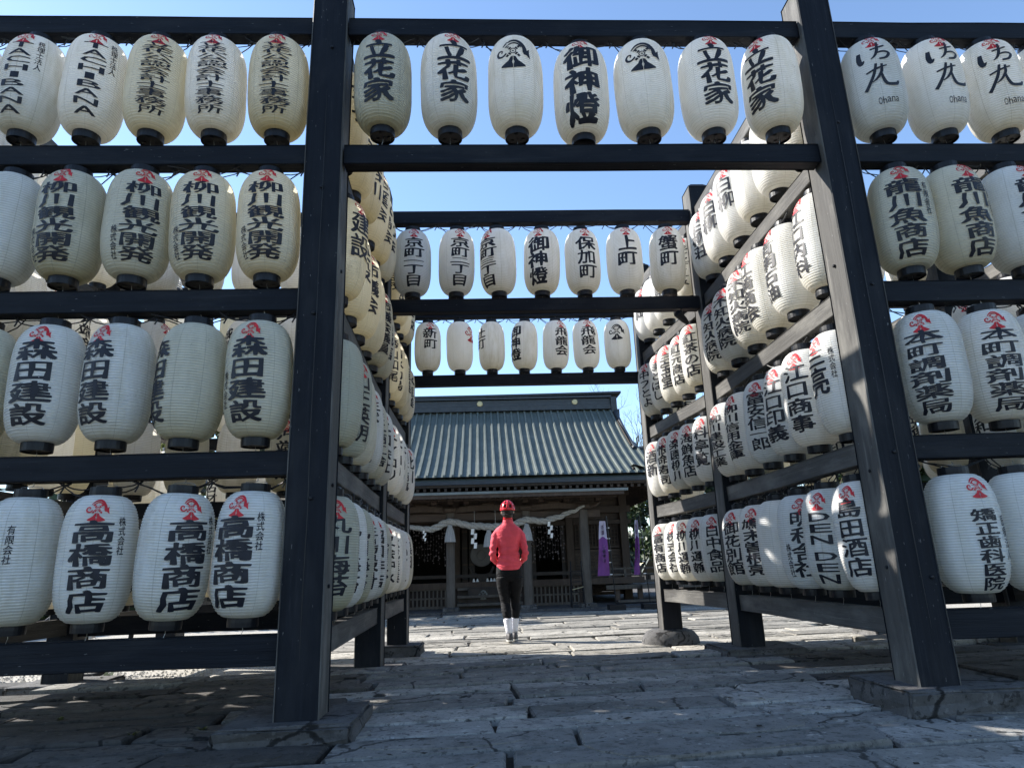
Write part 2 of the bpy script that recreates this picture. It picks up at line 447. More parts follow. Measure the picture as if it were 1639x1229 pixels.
def gohana_mesh():
    """two characters in running script"""
    if 'goh' in _tx: return _tx['goh']
    bm = bmesh.new(); S = lambda p, w: stroke(bm, p, w, 6)
    S([(-.068, .505), (-.070, .46), (-.062, .43), (-.048, .445)], [.018, .024, .022, .006])
    S([(-.015, .505), (.03, .515), (.055, .525)], [.010, .012, .008])
    S([(.022, .555), (.016, .50), (.002, .46), (-.018, .44)], [.012, .015, .013, .005])
    S([(.012, .475), (.045, .482), (.068, .468), (.050, .438), (.018, .432)], [.010, .012, .016, .014, .012])
    S([(-.05, .355), (0, .372), (.045, .385)], [.010, .013, .007])
    S([(-.002, .405), (-.018, .34), (-.048, .275), (-.066, .245)], [.012, .014, .016, .018])
    S([(.022, .398), (.016, .35), (-.006, .31), (-.03, .29)], [.011, .014, .012, .005])
    S([(.012, .345), (.020, .29), (.035, .262), (.075, .262), (.088, .282)], [.010, .015, .018, .020, .007])
    for v in bm.verts: v.co.x *= 1.15
    _tx['goh'] = wrap(bm, mat=M['ink'], name='lettering'); return _tx['goh']

# lantern body, rings
def build_body(mat, var=0):
    bm = bmesh.new(); pr = []; n = 44
    for i in range(n):
        for q, d in ((0.0, -.0006), (.28, .0022), (.5, .0030), (.72, .0022)):
            t = (i+q)/n; z = Z0+(Z1-Z0)*t
            pr.append((prof(z)+d, z))
    pr.append((prof(Z1), Z1))
    add_lathe(bm, pr, 32)
    rv = random.Random(50+var); ph = [rv.uniform(0, 6.28) for _ in range(6)]
    for v in bm.verts:
        a = atan2(v.co.y, v.co.x); z = v.co.z; e_ = max(0, min(1, (z-Z0)/.06, (Z1-z)/.06))
        k = .0085*sin(2*a+ph[0]+3*z)+.0055*sin(3*a+ph[1]-9*z)+.0045*sin(a+ph[2]+14*z)+.003*sin(5*a+ph[3]+22*z)-.006
        v.co.x *= 1+k*e_; v.co.y *= 1+k*e_; v.co.z += .0022*e_*sin(2*a+ph[4])
    me = bm_mesh('paper_body', bm, mat, True); return me
BODY = {k: [build_body(M[k], q) for q in range(5)] for k in ('lantern', 'lantern_old', 'lantern_green')}
def ring_mesh(top):
    bm = bmesh.new(); r = .068; z0, z1 = (Z1-.006, LH) if top else (0.0, Z0+.006)
    add_lathe(bm, [(r-.004, z0), (r, z0), (r+.001, (z0+z1)/2), (r, z1), (r-.004, z1), (r-.005, z0)], 24)
    if not top:
        for k in range(1):
            c = bm.verts.new((0, 0, .010)); rr = [bm.verts.new((.064*cos(2*pi*i/24), .064*sin(2*pi*i/24), .008)) for i in range(24)]
            for i in range(24): bm.faces.new((c, rr[(i+1) % 24], rr[i]))
        for a in (0.4, 2.5, 4.6): add_lathe(bm, [(.011, .0065), (.011, .0045), (.002, .004)], 8, (.036*cos(a), .036*sin(a), 0))
    else:
        add_box(bm, (0, 0, LH-.006), (.13, .008, .004))
    return bm_mesh('top_ring' if top else 'bottom_ring', bm, M['cap'])
TOPR, BOTR = ring_mesh(True), ring_mesh(False)
def hook_mesh():
    bm = bmesh.new()
    add_tube(bm, [(-.062, 0, LH-.004), (-.045, 0, LH+.012), (0, 0, LH+.016), (.045, 0, LH+.012), (.062, 0, LH-.004)], .0016, 5)
    add_tube(bm, [(0, 0, LH+.014), (.008, 0, LH+.022), (.004, 0, LH+.034)], .0022, 5)
    return bm_mesh('hanger', bm, M['metal'])
HOOK = hook_mesh()
def tie_mesh():
    bm = bmesh.new(); add_tube(bm, [(0, 0, .008), (.003, 0, -.016), (-.004, 0, -.045)], .0013, 4)
    return bm_mesh('tie_wire', bm, M['metal'])
TIE = tie_mesh()

SMALL = lambda s, xo, zt=.44, zb=.27, w=.034: ((s, xo, zt, zb, w, .012),)
n_lant = 0
def lantern(x, y, zc_top, label, cols=(), s=None, face=None, crest='red', sx=1.0, sz=1.0, extra=None, mat=None, group=None, czoff=0.0):
    """zc_top: top of the lantern relative to the camera height."""
    global n_lant; n_lant += 1
    zt = zc_top+H
    az = atan2(-x, y)
    rz = az + asin(max(-.99, min(.99, s))) if s is not None else (face if face is not None else random.uniform(0, 6.28))
    e = empty('paper_lantern', (x, y, zt-LH*sz), label, 'lantern', group)
    e.rotation_euler = (radians(random.gauss(0, 1.1)), radians(random.gauss(0, 1.1)), rz+random.uniform(-.05, .05))
    q1, q2 = random.uniform(.975, 1.02), random.uniform(.975, 1.02)
    e.scale = (sx*q1, sx*q2, sz)
    mat = mat or random.choice(['lantern', 'lantern', 'lantern', 'lantern_old'])
    mesh_obj('paper_body', random.choice(BODY[mat]), e); mesh_obj('top_ring', TOPR, e); mesh_obj('bottom_ring', BOTR, e)
    mesh_obj('hanger', HOOK, e, rot=(0, 0, -rz)); mesh_obj('tie_wire', TIE, e)
    if crest == 'red': mesh_obj('crest', crest_mesh(.578, .050, M['red_ink']), e)
    elif crest == 'low': mesh_obj('crest', crest_mesh(.560, .051, M['red_ink']), e)
    elif crest == 'big': mesh_obj('crest', crest_mesh(.455, .095, M['ink']), e)
    elif crest == 'bigred': mesh_obj('crest', crest_mesh(.470, .095, M['red_ink']), e)
    for c in cols: mesh_obj('lettering', letter_mesh(c, n_lant % 3), e)
    if extra is not None:
        for m_ in extra: mesh_obj('lettering', m_, e)
    return e
# ------------------------------------------------------------------ ground
def gz(x, y):
    """ground height: near terrace, a worn kerb, then the court falling gently towards the shrine"""
    edge = 5.36 + .16*x
    if y < edge: return H-.678
    return H-.775-.0030*(y-5)
def sheet(name, x0, x1, y0, y1, z, mat, nx=1, ny=1):
    bm = bmesh.new(); g = [[bm.verts.new((x0+(x1-x0)*i/nx, y0+(y1-y0)*j/ny, z)) for i in range(nx+1)] for j in range(ny+1)]
    for j in range(ny):
        for i in range(nx): bm.faces.new((g[j][i], g[j][i+1], g[j+1][i+1], g[j+1][i]))
    return tag(mesh_obj(name, bm_mesh(name, bm, mat)), kind='structure')
sheet('ground', -900, 900, -300, 1500, H-.86, M['soil'])
pave = empty('stone_pavement', (0, 0, 0)); tag(pave, kind='structure')
# bed under the slabs
bm = bmesh.new()
add_box(bm, (.6, 3.1, H-.708-.06), (7.2, 4.4, .12)); 
mesh_obj('bedding', bm_mesh('bedding', bm, M['soil']), pave)
bm = bmesh.new(); add_box(bm, (1.2, 9.4, H-.80-.03), (5.6, 7.9, .05)); mesh_obj('bedding', bm_mesh('bedding', bm, M['soil']), pave)

def slab(poly, zt, th, parent, mat, tilt=.0):
    bm = bmesh.new(); cx = sum(p[0] for p in poly)/len(poly); cy = sum(p[1] for p in poly)/len(poly)
    ax = random.uniform(-tilt, tilt); ay = random.uniform(-tilt, tilt)
    top = []; mid = []; bot = []
    for x, y in poly:
        dx, dy = x-cx, y-cy; L = max(sqrt(dx*dx+dy*dy), .01)
        z = ax*dx+ay*dy
        top.append(bm.verts.new((dx*(1-.010/L), dy*(1-.010/L), z)))
        mid.append(bm.verts.new((dx, dy, z-.010))); bot.append(bm.verts.new((dx, dy, -th)))
    n = len(poly); bm.faces.new(top)
    for k in range(n):
        j = (k+1) % n
        bm.faces.new((mid[k], mid[j], top[j], top[k])); bm.faces.new((bot[k], bot[j], mid[j], mid[k]))
    # worn surface layers: thin irregular plates left standing on the slab
    xs = [p[0]-cx for p in poly]; ys = [p[1]-cy for p in poly]; wx, wy = max(xs)-min(xs), max(ys)-min(ys)
    if mat is not M['slab'] or random.random() < .4:
        for _ in range(random.choice((0, 1, 1, 2))):
            rx, ry = wx*random.uniform(.14, .34), wy*random.uniform(.22, .36); ox = random.uniform(-1, 1)*(wx/2-rx*1.15-.02); oy = random.uniform(-1, 1)*max(0, wy/2-ry*1.15-.02)
            h = random.uniform(.003, .006); a_ = []; b_ = []; m_ = 15; p1, p2, p3 = (random.uniform(0, 6.28) for _ in range(3))
            for k in range(m_):
                t = 2*pi*k/m_; q = 1+.16*sin(2*t+p1)+.10*sin(3*t+p2)+.07*sin(5*t+p3)+random.uniform(-.06, .06); q = min(q, 1.15)
                X, Y = ox+rx*q*cos(t), oy+ry*q*sin(t); zz = ax*X+ay*Y
                a_.append(bm.verts.new((X, Y, zz+h))); b_.append(bm.verts.new((X*1.0, Y*1.0, zz-.004)))
            bm.faces.new(a_)
            for k in range(m_): bm.faces.new((b_[k], b_[(k+1) % m_], a_[(k+1) % m_], a_[k]))
    bmesh.ops.recalc_face_normals(bm, faces=bm.faces[:])
    return mesh_obj('stone_slab', bm_mesh('stone_slab', bm, mat), parent, (cx, cy, zt))

rs = random.Random(11)
SK = .07                                       # courses run slightly askew to the gate
def course_line(c):
    amp = [rs.uniform(-.018, .018) for _ in range(40)]
    return lambda x: c + SK*x + amp[int((x+4)*3.1) % 40]*(1-((x+4)*3.1) % 1) + amp[(int((x+4)*3.1)+1) % 40]*(((x+4)*3.1) % 1)
def lay(y0, y1, xa, xb, hs, ls, mat, kmax=999, split=.25):
    y = y0; prev = course_line(y); k = 0
    while y < y1:
        y += rs.uniform(*hs); nxt = course_line(y); x = xa + rs.uniform(-.5, 0)
        while x < xb:
            L = rs.uniform(*ls); g = .0095
            xs0, xs1 = x+g, x+L-g; sk0, sk1 = rs.uniform(-.03, .03), rs.uniform(-.03, .03)
            n = max(2, int(L/.28)); lo = []; hi = []
            for i in range(n+1):
                t = i/n; xx = xs0+(xs1-xs0)*t
                lo.append((xx+(sk0*-.5 if i == 0 else sk1*-.5 if i == n else 0), prev(xx)+g+.006+rs.uniform(-.006, .012)))
                hi.append((xx+(sk0*.5 if i == 0 else sk1*.5 if i == n else 0), nxt(xx)-g-.006+rs.uniform(-.012, .006)))
            for c in (0, -1):       # knocked-off corners
                if rs.random() < .25: lo[c] = (lo[c][0]+(.02 if c == 0 else -.02), lo[c][1]+.012)
            cx, cy = (xs0+xs1)/2, y
            slab(lo+hi[::-1], gz(cx, cy-.15)+rs.uniform(-.009, .009), .06, pave, (M['slab_dirty_shade'] if mat is M['slab_near'] and (cx < -.75 or (cx > 2.2 and y > 3.4)) else mat), .007)
            x += L; k += 1
        prev = nxt
    return k
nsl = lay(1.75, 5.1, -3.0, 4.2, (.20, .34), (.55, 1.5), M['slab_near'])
nsl += lay(5.62, 13.0, -1.6, 4.0, (.30, .52), (.8, 1.9), M['slab'])
# the worn kerb between the two levels
x = -3.0
while x < 4.2:
    L = rs.uniform(.9, 1.7); y = 5.36+.16*x*.6
    yy = lambda q: 5.33+.10*q
    slab([(x+.01, yy(x)-.13), (x+L/2, yy(x+L/2)-.13+rs.uniform(-.02, .02)), (x+L-.01, yy(x+L)-.13), (x+L-.01, yy(x+L)+.13), (x+L/2, yy(x+L/2)+.12), (x+.01, yy(x)+.13)], H-.668, .14, pave, M['slab_near'], .006)
    x += L
# slabs laid under the lanterns at the far left and the court's side strip
gravel = sheet('gravel_court', -14, -1.75, 5.2, 13.6, H-.80, M['gravel'])
sheet('gravel_court', 4.3, 16, 4.6, 13.6, H-.80, M['gravel'])
sheet('concrete_path', -14, -2.6, 7.35, 8.2, H-.793, M['concrete'])
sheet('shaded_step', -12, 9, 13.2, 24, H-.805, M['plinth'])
bm = bmesh.new()
for _ in range(2600):
    px_, py_ = random.uniform(-5.5, -2.4), random.uniform(5.3, 7.6)
    if px_ > -2.9 and py_ < 5.6: continue
    r = random.uniform(.008, .022); c = Vector((px_, py_, H-.80+r*.3)); 
    v = [bm.verts.new(c+Vector((r*random.uniform(.7, 1.3)*a, r*random.uniform(.7, 1.3)*b, r*.6*d))) for a, b, d in ((1, 0, 0), (0, 1, 0), (-1, 0, 0), (0, -1, 0), (0, 0, 1))]
    for i in range(4): bm.faces.new((v[i], v[(i+1) % 4], v[4]))
tag(mesh_obj('gravel', bm_mesh('gravel', bm, M['gravel'])), 'pale loose gravel lit by the sun beyond the left frame', 'gravel', kind='stuff')
for xx in (-4.2, -2.95):
    pass
kb = empty('kerb_stone', (-3.7, 5.36, H-.80)); tag(kb, 'low dark stone kerb between the paving and the sunlit gravel', 'kerb', kind='structure')
x = -2.4
for L in (.9, 1.1, .8, 1.0):
    box('stone_block', (x-L/2+3.7, (x+2.5)*.12*-1+.05, .03), (L-.02, .22, .14), M['plinth'], kb, (0, 0, -.05), .012); x -= L

# ------------------------------------------------------------------ the timber rack
W = .20
YF = [3.2, 5.4, 7.07]
XL = [-.9186, -.973, -.961]; XR = [1.964, 1.965, 1.804]; XLL = [-3.24, -3.23, -3.2]; XRR = [4.16, 4.16, 4.12]
Z = [3.143, 2.287, 1.434, .5875, -.250]; T = .121; BD = .088
baseZ = {('L', 0): -.608, ('R', 0): -.576, ('L', 1): -.688, ('R', 1): -.637, ('L', 2): -.687, ('R', 2): -.640}
rack = empty('lantern_rack', (0, 0, 0), 'black timber frame of posts and rails hung with rows of paper lanterns', 'timber frame')
nail_bm = bmesh.new(); add_lathe(nail_bm, [(.0, -.012), (.009, -.012), (.010, 0), (.007, .004), (.0001, .005)], 8)
NAIL = bm_mesh('bolt', nail_bm, M['cap'])
for nm, XX in (('LL', XLL), ('L', XL), ('R', XR), ('RR', XRR)):
    for j, y in enumerate(YF):
        zb = baseZ.get((nm, j), -.70)+H; zt = 3.36+H
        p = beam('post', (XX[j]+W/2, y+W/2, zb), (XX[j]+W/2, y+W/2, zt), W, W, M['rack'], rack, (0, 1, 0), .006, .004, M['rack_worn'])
        bm = bmesh.new(); a = [bm.verts.new((sx*W/2, sy*W/2, 0)) for sx, sy in ((-1, -1), (1, -1), (1, 1), (-1, 1))]; b = [bm.verts.new((sx*W*.28, sy*W*.28, .045)) for sx, sy in ((-1, -1), (1, -1), (1, 1), (-1, 1))]
        for k in range(4): bm.faces.new((a[k], a[(k+1) % 4], b[(k+1) % 4], b[k]))
        bm.faces.new(b); mesh_obj('post_cap', bm_mesh('post_cap', bm, M['rack']), rack, (XX[j]+W/2, y+W/2, zt))
        # long seasoning crack down the front face
        if nm in 'LR' and j < 2:
            bm = bmesh.new(); zc = zb+.25; x0 = XX[j]+W*.52
            pts = [(x0+random.uniform(-.004, .004), y-.0012, zc+k*.33) for k in range(10)]
            add_tube(bm, pts, [.0006]+[.0022]*8+[.0006], 4); mesh_obj('crack', bm_mesh('crack', bm, M['wire']), rack)
def lat(xa, xb, y, zt, t=T):
    beam('rail', (xa, y+.04+BD/2, zt-t/2+H), (xb, y+.04+BD/2, zt-t/2+H), BD, t, M['rack'], rack)
def lon(xa, ya, xb, yb, zt, t=.118):
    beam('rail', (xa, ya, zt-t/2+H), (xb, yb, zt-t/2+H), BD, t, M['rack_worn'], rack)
Z32 = 2.083
for j, y in enumerate(YF):
    for i, zt in enumerate(Z):
        t = T + (.012 if i == 4 else 0)
        dz = -.20 if (j == 2 and i < 2) else 0
        lat(XLL[j]+W, XL[j], y, zt, t); lat(XR[j]+W, XRR[j], y, zt, t)
        if j == 0: lat(-3.95, XLL[j], y, zt, t)
    if j < 2:
        lat(XL[j]+W, XR[j], y, Z[0]); lat(XL[j]+W, XR[j], y, Z[1])
    else:
        lat(XL[j]+W, XR[j], y, 2.88); lat(XL[j]+W, XR[j], y, Z32)
LX = [a+W-.075 for a in XL]; RX = [a+.075 for a in XR]; LLX = [a+.10 for a in XLL]; RRX = [a+.10 for a in XRR]
for XX in (LX, RX, LLX, RRX):
    for j in (0, 1):
        for zt in Z: lon(XX[j], YF[j]+W, XX[j+1], YF[j+1], zt)
for (x_, y_, z_) in [(-.82, 3.2, 2.0), (-.83, 3.2, 1.28), (-.80, 3.2, .35), (2.08, 3.2, 2.4), (2.1, 3.2, 1.4), (2.05, 3.2, .5), (2.12, 3.2, -.1), (-.80, 3.2, 2.9)]:
    mesh_obj('bolt', NAIL, rack, (x_, y_, z_+H), (radians(90), 0, 0))
for X_, s_ in ((-.9186+W, 1), (1.964, -1)):
    for z_ in (1.55, .42, -.05): mesh_obj('bolt', NAIL, rack, (X_, 3.3, z_+H), (0, radians(90*s_), 0))

def stone_base(x0, x1, y0, y1, zt, zb, label, rough=.012, round_=False):
    rr = random.Random(int((x0+y0)*100)); bm = bmesh.new()
    n = 12; cx, cy = (x0+x1)/2, (y0+y1)/2
    if round_:
        pr = [(1.0, 0), (1.03, .3), (.97, .62), (.84, .88), (.62, 1.0), (.3, 1.0), (.001, 1.0)]
        rg = []
        for q, h in pr: rg.append([bm.verts.new(((x1-x0)/2*q*cos(2*pi*k/16)*(1+.07*sin(.9*k)+rr.uniform(-.02, .02)), (y1-y0)/2*q*sin(2*pi*k/16)*(1+.07*cos(1.3*k)+rr.uniform(-.02, .02)), (zt-zb)*h+zb-zt)) for k in range(16)])
        for a, b in zip(rg, rg[1:]):
            for k in range(16): bm.faces.new((a[k], a[(k+1) % 16], b[(k+1) % 16], b[k]))
    else:
        add_box(bm, (0, 0, (zb-zt)/2), (x1-x0, y1-y0, zt-zb))
        bmesh.ops.bevel(bm, geom=bm.edges[:], offset=.015, segments=2, affect='EDGES')
        bmesh.ops.subdivide_edges(bm, edges=bm.edges[:], cuts=2, use_grid_fill=True)
        for v in bm.verts:
            if v.co.z < -.03 or max(abs(v.co.x)-(x1-x0)/2+.05, abs(v.co.y)-(y1-y0)/2+.05) > 0:
                v.co += Vector((rr.uniform(-rough, rough), rr.uniform(-rough, rough), rr.uniform(-rough, rough)*.4))
    o = mesh_obj('stone_base', bm_mesh('stone_base', bm, M['plinth'], False), None, (cx, cy, zt+H))
    for p_ in o.data.polygons: p_.use_smooth = round_
    return tag(o, label, 'stone base', 'stone bases under the frame posts')
stone_base(-1.14, -.56, 3.10, 3.62, -.606, -.73, 'squared stone base under the large left front post')
stone_base(1.85, 2.48, 3.11, 3.62, -.574, -.73, 'squared stone base under the large right front post')
stone_base(-1.25, -.62, 5.22, 5.78, -.686, -.85, 'stone base under the second post of the left wall')
stone_base(1.80, 2.42, 5.24, 5.78, -.635, -.85, 'stone base under the second post of the right wall')
stone_base(-1.20, -.62, 6.92, 7.42, -.685, -.85, 'stone base under the last post of the left wall')
stone_base(1.62, 2.18, 6.97, 7.44, -.638, -.85, 'rounded boulder base under the last post of the right wall', round_=True)
for nm, XX, w in (('left', XLL, 'outer left'), ('right', XRR, 'outer right')):
    for j in range(3):
        stone_base(XX[j]-.18, XX[j]+.42, YF[j]-.12, YF[j]+.38, -.698, -.85, ['stone base of the %s front post beside the gravel', 'stone base of the %s middle post beside the gravel', 'stone base of the %s rear post beside the gravel'][j] % w)

# ------------------------------------------------------------------ lanterns
ORD = ['first', 'second', 'third', 'fourth', 'fifth', 'sixth', 'seventh', 'eighth']
ROW = ['top', 'second', 'third', 'lowest']
ZT = [3.012, 2.150, 1.283, .432]                   # lantern tops, row by row
SZ = [1.0, 1.0, .985, .95]
KK = lambda s, xo=0, zt=.545, zb=.13, w=.165, b=.022: (s, xo, zt, zb, w, b)
KOU = KK('立花公認会計士事務所', 0, .545, .09, .15, .014)
YK = KK('柳川観光開発', 0, .525, .085, .170, .020)
MO = KK('森田建設', 0, .53, .10, .165, .026); TA = KK('高橋商店', 0, .510, .09, .175, .03)
SM = lambda s, xo, zt=.40, zb=.20: KK(s, xo, zt, zb, .033, .012)
TB = KK('TACHIBANA', 0, .535, .085, .125, .016)
yl = 3.2+.04+BD/2
front_left = [
 [([KOU], -.15, 'red', 'lantern_old'), ([KOU], -.25, 'red', 'lantern'), ([KOU], -.12, 'red', 'lantern_old'), ([TB, SM('税理士法人', .095, .56, .36)], -.15, 'red', 'lantern'), ([TB, SM('税理士法人', .095, .56, .36)], -.5, 'red', 'lantern'), ([TB], -.9, 'red', 'lantern')],
 [([YK, SM('株式会社', -.115, .27, .09)], -.1, 'red', 'lantern_old'), ([YK, SM('株式会社', -.115, .27, .09)], -.2, 'red', 'lantern_old'), ([YK, SM('株式会社', -.115, .27, .09)], .0, 'red', 'lantern_old'), ([YK, SM('株式会社', -.115, .27, .09)], -.5, 'red', 'lantern_old'), ([YK], 'away', 'red', 'lantern'), ([YK], .9, 'red', 'lantern')],
 [([MO, SM('株式会社', -.125, .36, .17)], -.35, 'low', 'lantern_old'), ([MO], -.97, None, 'lantern_old'), ([MO], -.65, 'low', 'lantern'), ([MO], -.45, 'low', 'lantern'), ([MO], 'away', None, 'lantern_old'), ([MO], 'away', None, 'lantern')],
 [([TA, SM('株式会社', .115, .53, .35)], -.5, 'low', 'lantern'), ([TA, SM('株式会社', .115, .53, .35)], .3, 'low', 'lantern'), ([TA, SM('株式会社', .115, .53, .35)], -.2, 'low', 'lantern'), ([KK('山口設備', -.13), SM('有限会社', .03, .50, .32)], -.5, None, 'lantern'), ([TA], 'away', 'low', 'lantern'), ([TA], .9, 'low', 'lantern')]]
DL = {0: 'ten flat characters', 1: 'six characters', 2: 'four characters', 3: 'four heavy characters'}
for r in range(4):
    for k, (cols, s, cr, mt) in enumerate(front_left[r]):
        x = -1.100-.345*k; away = s == 'away'
        what = 'blank white paper lantern' if away or abs(s) > .95 else 'white lantern with tall latin letters' if (r == 0 and k > 2) else 'white lantern with '+DL[r]
        if mt == 'lantern_old' and not away: what = what.replace('white', 'stained', 1)
        lantern(x, yl, ZT[r], '%s, %s in the %s row left of entrance' % (what, ORD[k], ROW[r]), cols, None if away else s, pi if away else None, cr, sz=SZ[r], mat=mt, group='lanterns in the front frame left of the entrance')
# portal rows
RK = KK('立花家', 0, .53, .13, .170, .030); GO = KK('御神燈', 0, .555, .06, .20, .034)
portal = [([RK], -.2, 'red', 'lantern_old', 'weathered lantern with three characters, nearest the left front post'),
          ([RK], .2, 'red', 'lantern', 'white lantern with three characters, second from the left front post'),
          ([], 0, 'big', 'lantern', 'white lantern with large black crest, left of the boldest lettered one'),
          ([GO], .02, 'red', 'lantern', 'white lantern with three very bold characters in the middle of the top portal row'),
          ([], .08, 'big', 'lantern', 'white lantern with large black crest, right of the boldest lettered one'),
          ([RK], .35, 'red', 'lantern', 'white lantern with three characters, second from the right front post'),
          ([RK], -.4, 'red', 'lantern', 'white lantern with three characters, hanging against the right front post')]
for k, (cols, s, cr, mt, lb) in enumerate(portal):
    dz = [.02, .01, .008, -.035, .0, .0, .01][k]
    lantern(-.516+.3795*k, yl, 3.018+dz, lb, cols, s, None, cr, mat=mt, sz=1.0, group='lanterns over the entrance, front portal')
p2 = [('京町一丁目', .05), ('京町二丁目', .15), ('京町三丁目', -.62), ('御神燈', -.15), ('保加町', .25), ('上町', .25), ('蟹町', .2)]
L2 = ['five characters, nearest the left post', 'five characters, second from the left post', 'five characters turned aside, third from the left post', 'three bold characters in the middle', 'three characters right of the middle', 'two characters, second from the right post', 'two characters, nearest the right post']
for k, (t, s) in enumerate(p2):
    c = KK(t, 0, .52, (.07 if len(t) == 5 else .07 if t == '御神燈' else .11 if len(t) == 3 else .22), .165, .034 if t == '御神燈' else .026)
    lantern(-.568+.381*k, 5.4+.04+BD/2, 2.985, 'lantern of the second portal with ' + L2[k], [c], s, None, 'red', mat='lantern', group='lanterns over the entrance, second portal')
p3 = [([KK('新町', 0, .54, .27)], .15, 'red', 'with two characters, nearest the left wall'), ([], .85, 'bigred', 'with a red crest at its right edge'), ([KK('辻町', 0, .54, .27)], -.85, None, 'with two characters at its left edge'),
      ([KK('御神燈', 0, .56, .12, .18, .034)], -.72, None, 'with three bold characters at its left edge'), ([KK('飛龍会', 0, .53, .17)], .5, 'red', 'with three characters, left one of two alike'), ([KK('飛龍会', 0, .53, .17)], .3, 'red', 'with three characters, right one of two alike'), ([], .05, 'big', 'with a black crest, nearest the right wall')]
for k, (cols, s, cr, lb) in enumerate(p3):
    lantern(-.568+.359*k, 7.07+.04+BD/2, 2.735, 'small lantern of the last portal ' + lb, cols, s, None, cr, sx=.92, sz=.93, mat='lantern', group='lanterns over the entrance, last portal')
# right front frame
TU = KK('龍川魚商店', 0, .52, .07, .165, .022); HO = KK('本町調剤薬局', 0, .515, .075, .165, .022); KY = KK('矯正歯科医院', 0, .455, .06, .108, .022)
OH = [gohana_mesh(), row_mesh('Ohana', .03, .165, .046, .115)]
fr_ = [[([], .25, 'red', OH), ([], .5, 'red', OH), ([], .35, 'red', OH), ([], -.9, 'red', OH), ([], .5, 'red', OH)],
       [([TU, SM('有限会社', .115, .50, .30)], .2, 'red', None), ([TU, SM('有限会社', .115, .50, .30)], .62, 'red', None), ([TU], .72, 'red', None), ([TU], .5, 'red', None), ([TU], .2, 'red', None)],
       [([HO], -.02, 'low', None), ([HO], .32, 'low', None), ([HO], .7, 'low', None), ([HO], .2, 'low', None), ([HO], 'away', 'low', None)],
       [([KY, SM('医療法人', .10, .42, .2)], .62, 'low', None), ([KY], 'away', 'low', None), ([KY], .6, 'low', None), ([KY], 'away', 'low', None), ([KY], .6, 'low', None)]]
DR = ['script over latin letters', 'five characters', 'six characters', 'six small characters']
for r in range(4):
    for k, (cols, s, cr, ex) in enumerate(fr_[r]):
        away = s == 'away'
        lb = ('blank white lantern' if away else 'white lantern with '+DR[r]) + ', %s in the %s row right of the entrance' % (ORD[k], ROW[r])
        lantern(2.386+(.372 if r == 0 else .328)*k, yl, ZT[r]+(.0 if r < 3 else -.01), lb, cols, None if away else s, pi if away else None, cr, extra=ex, sz=SZ[r], mat='lantern_old' if r == 1 and k in (0, 1) else 'lantern', group='lanterns in the front frame right of the entrance')
# right wall, two bays
wr1 = [[('', None), ('', None), ('', None), ('白柳', -.5), ('白柳', -.55), ('白柳荘', -.5)],
       [('江口内科', -.86), ('有明石油', -.86), ('江崎商会', -.86), ('不知火病院', -.6), ('不知火病院', -.52), ('不知火病院', -.5)],
       [('三亮', -.80), ('江口商事', -.50), ('江口印義', -.60), ('富安信一郎', -.45), ('柳川信用金庫', -.70), ('柳川建設工業', -.75)],
       [('島田酒店', -.42), ('DEN,DEN', -.46), ('明和舎社', -.05), ('', None), ('鳩末曽根亮', -.42), ('御花別館', -.60)]]
wr2 = [[('花レンディース', -.5), ('花レンディース', -.45), ('中島', -.5), ('', None), ('花岡', -.5)],
       [('紅茶の店', -.4), ('紅元商店', -.5), ('三宝堂', -.5), ('まとばし', -.5), ('中フとよ', -.55)],
       [('料亭覧', -.5), ('海鮮魚店', -.4), ('楽園柳川', -.35), ('恨命寿司', -.5), ('酒新', -.6)],
       [('日中食品', -.2), ('柳川運輸', -.4), ('柳川運輸', -.4), ('株式会社', -.5), ('富有商店', -.6)]]
def wall_text(t):
    if not t: return []
    if t == 'DEN,DEN':
        return [KK('DEN', 0, .50, .30, .135, .018), KK('DEN', .010, .27, .075, .135, .018)]
    n = len(t); return [KK(t, 0, .535, .12 if n > 3 else .25 if n == 2 else .17, .15, .022)]
for side, bays, XX, dirn in (('right', (wr1, wr2), RX, -1),):
    for b, rows in enumerate(bays):
        n = len(rows[0]); ya, yb = YF[b]+W, YF[b+1]
        for r in range(4):
            for k in range(n):
                t, s = rows[r][k]; f = (k+.5)/n; y = ya+(yb-ya)*f; x = XX[b]+(XX[b+1]-XX[b])*(y-YF[b])/(YF[b+1]-YF[b])
                cols = wall_text(t)
                if b == 0 and r == 0: cols = cols+[SM('有限会社', .10, .50, .30)]
                if t == '三亮': cols = cols+[SM('株式会社', .115, .52, .34)]
                if t == '明和舎社': cols = cols+[SM('株式会社', -.105, .33, .12)]
                if t == '御花別館': cols = cols+[SM('レストラン', .10, .52, .27)]
                sfx = 1.0 if b == 0 else .92
                if b == 0 and k == 0: y -= .03; sfx = .94
                desc = ('white lantern with %s characters' % {2: 'two', 3: 'three', 4: 'four', 5: 'five', 6: 'six', 7: 'seven'}[len(t)] if t and t != 'DEN,DEN' else 'lantern with six tall latin letters' if t else 'plain white lantern')
                lantern(x, y, ZT[r], '%s, %s of the %s row, %s bay of right wall' % (desc, ORD[k], ROW[r], ['front', 'rear'][b]), cols, s if s is not None else .9, None, 'red' if r < 2 else 'low', sx=sfx, sz=SZ[r]*(1 if b == 0 else .97), mat='lantern', group='lanterns along the right wall of the passage')
wl1 = [[('金長', .7), ('工会', .6), ('長谷川', .6), ('企業会', .55), ('秋島会', .6), ('北会', .6)],
       [('建設', .75), ('英設', .6), ('市議会', .55), ('', None), ('市議会議員', .6), ('川誠言', .6)],
       [('', None), ('山王英明', .62), ('', None), ('三三ド', .55), ('ミニ商工舎', .55), ('ニ和会社', .5)],
       [('丸川海苔', .25), ('丸川海苔', .35), ('丸川海苔', .38), ('三島設計', .5), ('昭和作店', .5), ('久留米', .5)]]
